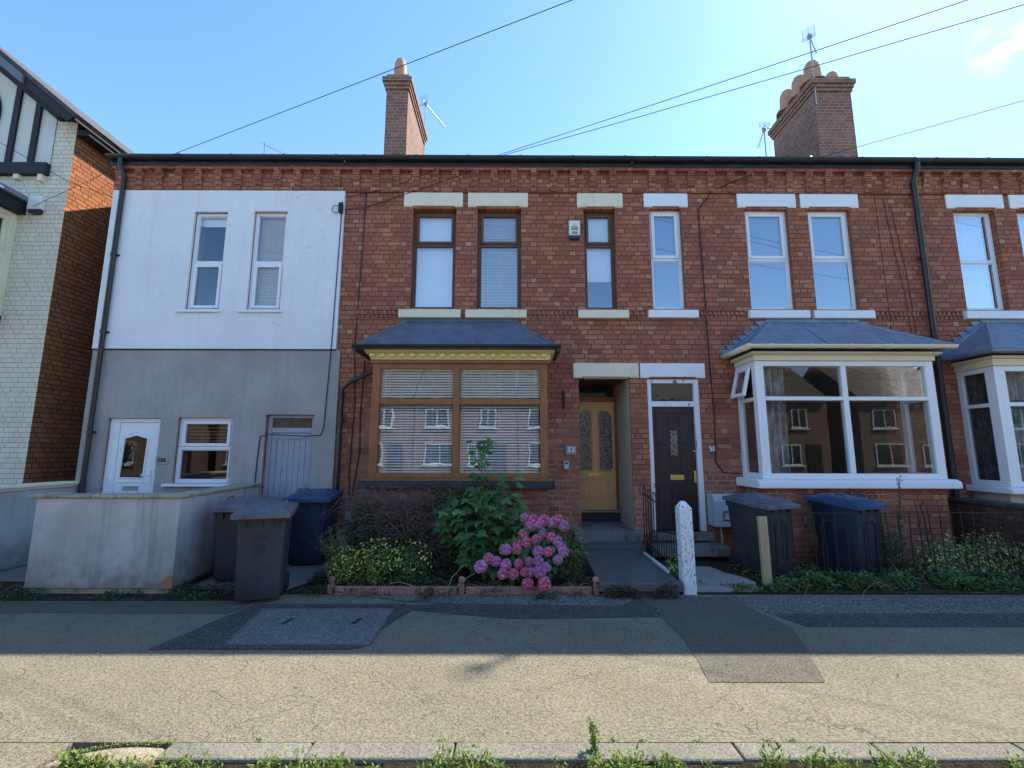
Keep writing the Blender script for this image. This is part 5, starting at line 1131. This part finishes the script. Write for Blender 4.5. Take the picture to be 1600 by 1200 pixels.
for q in P[3:]:
    for _ in range(9): leaf(mb,q+Vector((0,0,random.uniform(-.04,.04))),Vector((random.uniform(-1,1),random.uniform(-1,1),.6)),rv(),.06,.012)
mb.build('leaves',m_l_dark,o,recalc=False)
# ground cover
def carpet(name,boxes,mat,L,W,label=None,up=.8,hs=1):
    mb=MB()
    for x0,x1,y0,y1,n,h in boxes:
        for _ in range(n):
            x=random.uniform(x0,x1);y=random.uniform(y0,y1);q=mnoise.noise(Vector((x*3.1,y*3.1,2)))
            if q<-.12: continue
            z=random.uniform(.0,h)*(.4+1.2*max(0,q+.2));leaf(mb,Vector((x,y,z)),Vector((random.uniform(-1,1),random.uniform(-1,1),random.uniform(-.1,.9))),Vector((random.uniform(-.6,.6),random.uniform(-.8,.3),up)),L*random.uniform(.6,1.3),W*random.uniform(.6,1.2))
    o=mb.build(name,mat,recalc=False);o['kind']='stuff';return o
carpet('ground_cover',[(3.2,5.6,5.58,6.0,5200,.16),(2.15,3.2,5.52,5.68,900,.09),(5.4,7.2,5.55,5.95,2600,.14),(3.0,6.9,6.0,6.8,2600,.12),(2.12,2.3,5.6,6.8,260,.10)],m_l_mid,.05,.028)
carpet('ground_weeds',[(-7,-3.85,5.2,5.46,1300,.07),(-3.8,-2.9,5.3,5.7,800,.08),(-2.45,-2.0,5.45,6.2,1500,.12),(-2.5,1.0,5.36,5.49,420,.06),(1.05,1.85,5.32,5.42,800,.13),(-1.3,-.85,5.22,5.45,420,.14),(.2,.55,5.25,5.42,160,.09),(-2.3,1.0,5.56,5.75,2200,.12),(-2.2,.9,5.7,6.6,2600,.2)],m_l_weeds2,.045,.02)
mb=MB()
for _ in range(110):
    x=random.choice([random.uniform(-7,-3.8),random.uniform(-1.0,.2),random.uniform(3,6.9),random.uniform(-.4,1.0)]);y=random.uniform(5.3,5.75);twig(mb,(x,y,random.uniform(.01,.1)),(random.uniform(-1,1),random.uniform(-.6,.1),random.uniform(0,.8)),random.uniform(.12,.4),.0025,.6,6,grav=.15)
for a,b in (((-.72,5.42,.01),(-.55,5.6,.28)),((-.66,5.38,.01),(-.4,5.55,.22)),((-1.35,5.45,.13),(-1.1,5.5,.09))): mb.tube([a,((a[0]+b[0])/2-.03,(a[1]+b[1])/2,(a[2]+b[2])/2+.03),b],.004,5)
struct(mb.build('dry_stalks',m_straw,recalc=False),'stuff')
# kerbside weeds in the gutter
mb=MB();random.seed(77)
for _ in range(520):
    x=random.choice([random.uniform(-2.3,-1.75),random.uniform(-1.7,3.2),random.uniform(-1.7,3.2)]);q=mnoise.noise(Vector((x*2.3,1,1)))
    if q<-.02 and random.random()<.85: continue
    y=random.uniform(2.58,2.665);h=random.uniform(.05,.115)*(1+q)
    for _ in range(random.randint(8,22)):
        leaf(mb,Vector((x+random.gauss(0,.02),y+random.gauss(0,.012),-.06+random.uniform(0,h))),Vector((random.uniform(-1,1),random.uniform(-1,1),random.uniform(.2,1.4))),Vector((0,0,1))+rv()*.5,random.uniform(.018,.045),random.uniform(.007,.016))
mb2=MB()
for i in range(60): x0=-1.86+i*.6;mb2.prism([(2.50,-.08),(2.674,-.08),(2.674,-.020+random.uniform(-.008,.01)),(2.64,-.04)],'x',x0,x0+.599)
struct(mb2.build('kerb_shade_soil',m_soil))  # soil banked against the kerb face, its dark colour standing in for shade
struct(mb.build('gutter_weeds',m_l_weed,recalc=False),'stuff')
mb=MB()
for x,h in ((.46,.14),(.462,.11),(.452,.12)):
    P=twig(mb,(x,2.74,-.0),(random.uniform(-.2,.2),random.uniform(-.1,.2),1),h,.002,.3,5)
    for q in P: 
        for _ in range(14): leaf(mb,q+rv()*.012,rv()+Vector((0,0,.3)),rv(),.02,.01)
for x in (-.37,.58,1.05,1.45,1.58,-1.4,.75):
    for _ in range(22): leaf(mb,Vector((x+random.gauss(0,.015),2.83+random.gauss(0,.008),.002)),rv()+Vector((0,0,.4)),Vector((0,0,1)),.016,.008)
for _ in range(260):
    x=random.uniform(-2.4,-1.85);leaf(mb,Vector((x,2.815-.5*max(0,-2.1-x)**1.3+random.gauss(0,.008),0)),rv()+Vector((0,0,.3)),Vector((0,0,1)),.016,.006)
struct(mb.build('kerb_weeds',m_l_yel,recalc=False),'stuff')
mb=MB();random.seed(5)
for _ in range(60):
    x=random.uniform(-5,5);y=random.choice([random.uniform(5.2,5.45),random.uniform(2.9,5.2)]);r=random.uniform(.004,.012)
    mb.add([Vector((x,y,.008))+Vector((a,b,c))*r for a,b,c in ((1,0,0),(-.4,.9,0),(-.7,-.6,0),(.1,.1,1))],[(0,1,3),(1,2,3),(2,0,3)])
struct(mb.build('grit',m_straw,recalc=False),'stuff')
# ------------------------------------------------------------ houses across the road (behind the camera, seen in the glass)
def far_house(x0,x1,label):
    h=thing('brick_house',((x0+x1)/2,-15,0),label,'house');mb=MB();mb.box(x0,x1,-23,-15,-.1,5.0);mb.build('wall',m_opp,h)
    mb=MB();mb.prism([(-14.6,4.9),(-19,8.0),(-23.4,4.9)],'x',x0,x1);r=mb.build('roof',m_tiles,h)
    MB().box(x0+.2,x0+1.0,-19.4,-18.6,7.6,8.9).build('chimney',m_opp,r)
    w=(x1-x0)
    for fx,zz,ww,hh in ((.22,3.1,1.5,1.2),(.72,3.1,1.0,1.2),(.25,.8,1.9,1.35),(.62,.8,1.2,1.3)):
        cx=x0+w*fx;m=MB();a,b,c,d=cx-ww/2,cx+ww/2,zz,zz+hh
        m.box(a,b,-15+.001,-14.93,d-.07,d);m.box(a,b,-15+.001,-14.93,c,c+.07);m.box(a,a+.07,-14.999,-14.931,c,d);m.box(b-.07,b,-14.999,-14.931,c,d);m.box(cx-.03,cx+.03,-14.999,-14.935,c,d);m.box(a-.1,b+.1,-14.999,-14.86,c-.1,c-.001)
        f=m.build('window',m_upvc,h);MB().box(a+.07,b-.07,-14.998,-14.96,c+.07,d-.07).build('pane',M_plain('far_window_glass',(.03,.035,.04),.1,.1,3,0) if 'far_window_glass' not in bpy.data.materials else bpy.data.materials['far_window_glass'],f)
    m=MB();m.box(x1-1.5,x1-.6,-14.999,-14.93,.05,2.1);m.build('door',m_darkdoor,h)
far_house(-19,-12.6,'orange brick house with white windows across the road, first in the row of six');far_house(-12.5,-6.1,'orange brick house with white windows across the road, second from the left')
far_house(-6,.4,'orange brick house with white windows straight across the road');far_house(.5,6.9,'orange brick house with white windows across the road, opposite the dark door')
far_house(7,13.4,'orange brick house with white windows across the road, opposite the white bay');far_house(13.5,20,'orange brick house with white windows across the road, second from the right')
far_house(-27,-20,'orange brick house with white windows across the road, left of the row of six')
far_house(-36,-28,'orange brick house with white windows across the road, at the far left end')
far_house(22,29,'orange brick house with white windows across the road, last but one on the right')
far_house(30,37,'orange brick house with white windows across the road, at the far right end')
# ------------------------------------------------------------ world, sun, camera
SD=Vector((1.28,1.0,2.0)).normalized()
w=bpy.data.worlds.new('World');S.world=w;w.use_nodes=True;nt=w.node_tree;nt.nodes.clear()
sky=nt.nodes.new('ShaderNodeTexSky');sky.sky_type='NISHITA';sky.sun_disc=False;sky.sun_elevation=math.asin(SD.z);sky.sun_rotation=math.atan2(SD.x,SD.y)
sky.air_density=1.0;sky.dust_density=.15;sky.ozone_density=1.5;sky.altitude=50
bg=nt.nodes.new('ShaderNodeBackground');bg.inputs[1].default_value=SKY_ST;out=nt.nodes.new('ShaderNodeOutputWorld')
hs=nt.nodes.new('ShaderNodeHueSaturation');hs.inputs['Saturation'].default_value=1.17;hs.inputs['Hue'].default_value=.502;hs.inputs['Value'].default_value=1.0;nt.links.new(sky.outputs[0],hs.inputs['Color'])
tc=nt.nodes.new('ShaderNodeTexCoord');cn=nt.nodes.new('ShaderNodeTexNoise');mp=nt.nodes.new('ShaderNodeMapping');mp.inputs[3].default_value=(1,1.5,3);nt.links.new(tc.outputs['Generated'],mp.inputs[0]);nt.links.new(mp.outputs[0],cn.inputs[0]);cn.inputs['Scale'].default_value=5;cn.inputs['Detail'].default_value=8;cn.inputs['Roughness'].default_value=.6
cd=Vector((1.2346,1,1.006)).normalized();dt=nt.nodes.new('ShaderNodeVectorMath');dt.operation='DOT_PRODUCT';nm=nt.nodes.new('ShaderNodeVectorMath');nm.operation='NORMALIZE';nt.links.new(tc.outputs['Generated'],nm.inputs[0]);nt.links.new(nm.outputs[0],dt.inputs[0]);dt.inputs[1].default_value=cd
m1=nt.nodes.new('ShaderNodeMapRange');nt.links.new(dt.outputs['Value'],m1.inputs[0]);m1.inputs[1].default_value=.9991;m1.inputs[2].default_value=.99995;m1.inputs[3].default_value=0;m1.inputs[4].default_value=1
m2=nt.nodes.new('ShaderNodeMapRange');nt.links.new(cn.outputs[0],m2.inputs[0]);m2.inputs[1].default_value=.42;m2.inputs[2].default_value=.7
m3=nt.nodes.new('ShaderNodeMath');m3.operation='MULTIPLY';m3.use_clamp=True;nt.links.new(m1.outputs[0],m3.inputs[0]);nt.links.new(m2.outputs[0],m3.inputs[1])
mx=nt.nodes.new('ShaderNodeMix');mx.data_type='RGBA';nt.links.new(m3.outputs[0],mx.inputs[0]);nt.links.new(hs.outputs[0],mx.inputs[6]);mx.inputs[7].default_value=(6.5,6.8,7.2,1)
nt.links.new(mx.outputs[2],bg.inputs[0]);nt.links.new(bg.outputs[0],out.inputs[0])
sl=bpy.data.lights.new('sun','SUN');sl.energy=SUN_ST;sl.angle=R(.53);sl.color=(1,.92,.78);so=bpy.data.objects.new('sun',sl);COL.objects.link(so);so.rotation_euler=(-SD).to_track_quat('-Z','Y').to_euler();so.location=(10,10,20)
cam=bpy.data.cameras.new('camera');co=bpy.data.objects.new('camera',cam);COL.objects.link(co);cam.sensor_width=36;cam.lens=36*717/1600;cam.clip_end=2000;cam.clip_start=.05
f=Vector((math.sin(R(.2))*math.cos(R(8.4)),math.cos(R(.2))*math.cos(R(8.4)),math.sin(R(8.4))));rt=Vector((math.cos(R(.2)),-math.sin(R(.2)),0));up=rt.cross(f)
c_,s_=math.cos(R(.115)),math.sin(R(.115));r2=rt*c_+up*s_;u2=up*c_-rt*s_
co.matrix_world=Matrix(((r2.x,u2.x,-f.x,0),(r2.y,u2.y,-f.y,0),(r2.z,u2.z,-f.z,1.6),(0,0,0,1)))
S.camera=co
S.render.engine='CYCLES';S.render.resolution_x=1024;S.render.resolution_y=768
S.view_settings.view_transform='Standard';S.view_settings.look='None';S.view_settings.exposure=EXPO;S.view_settings.gamma=1
S.cycles.max_bounces=8;S.cycles.transparent_max_bounces=12
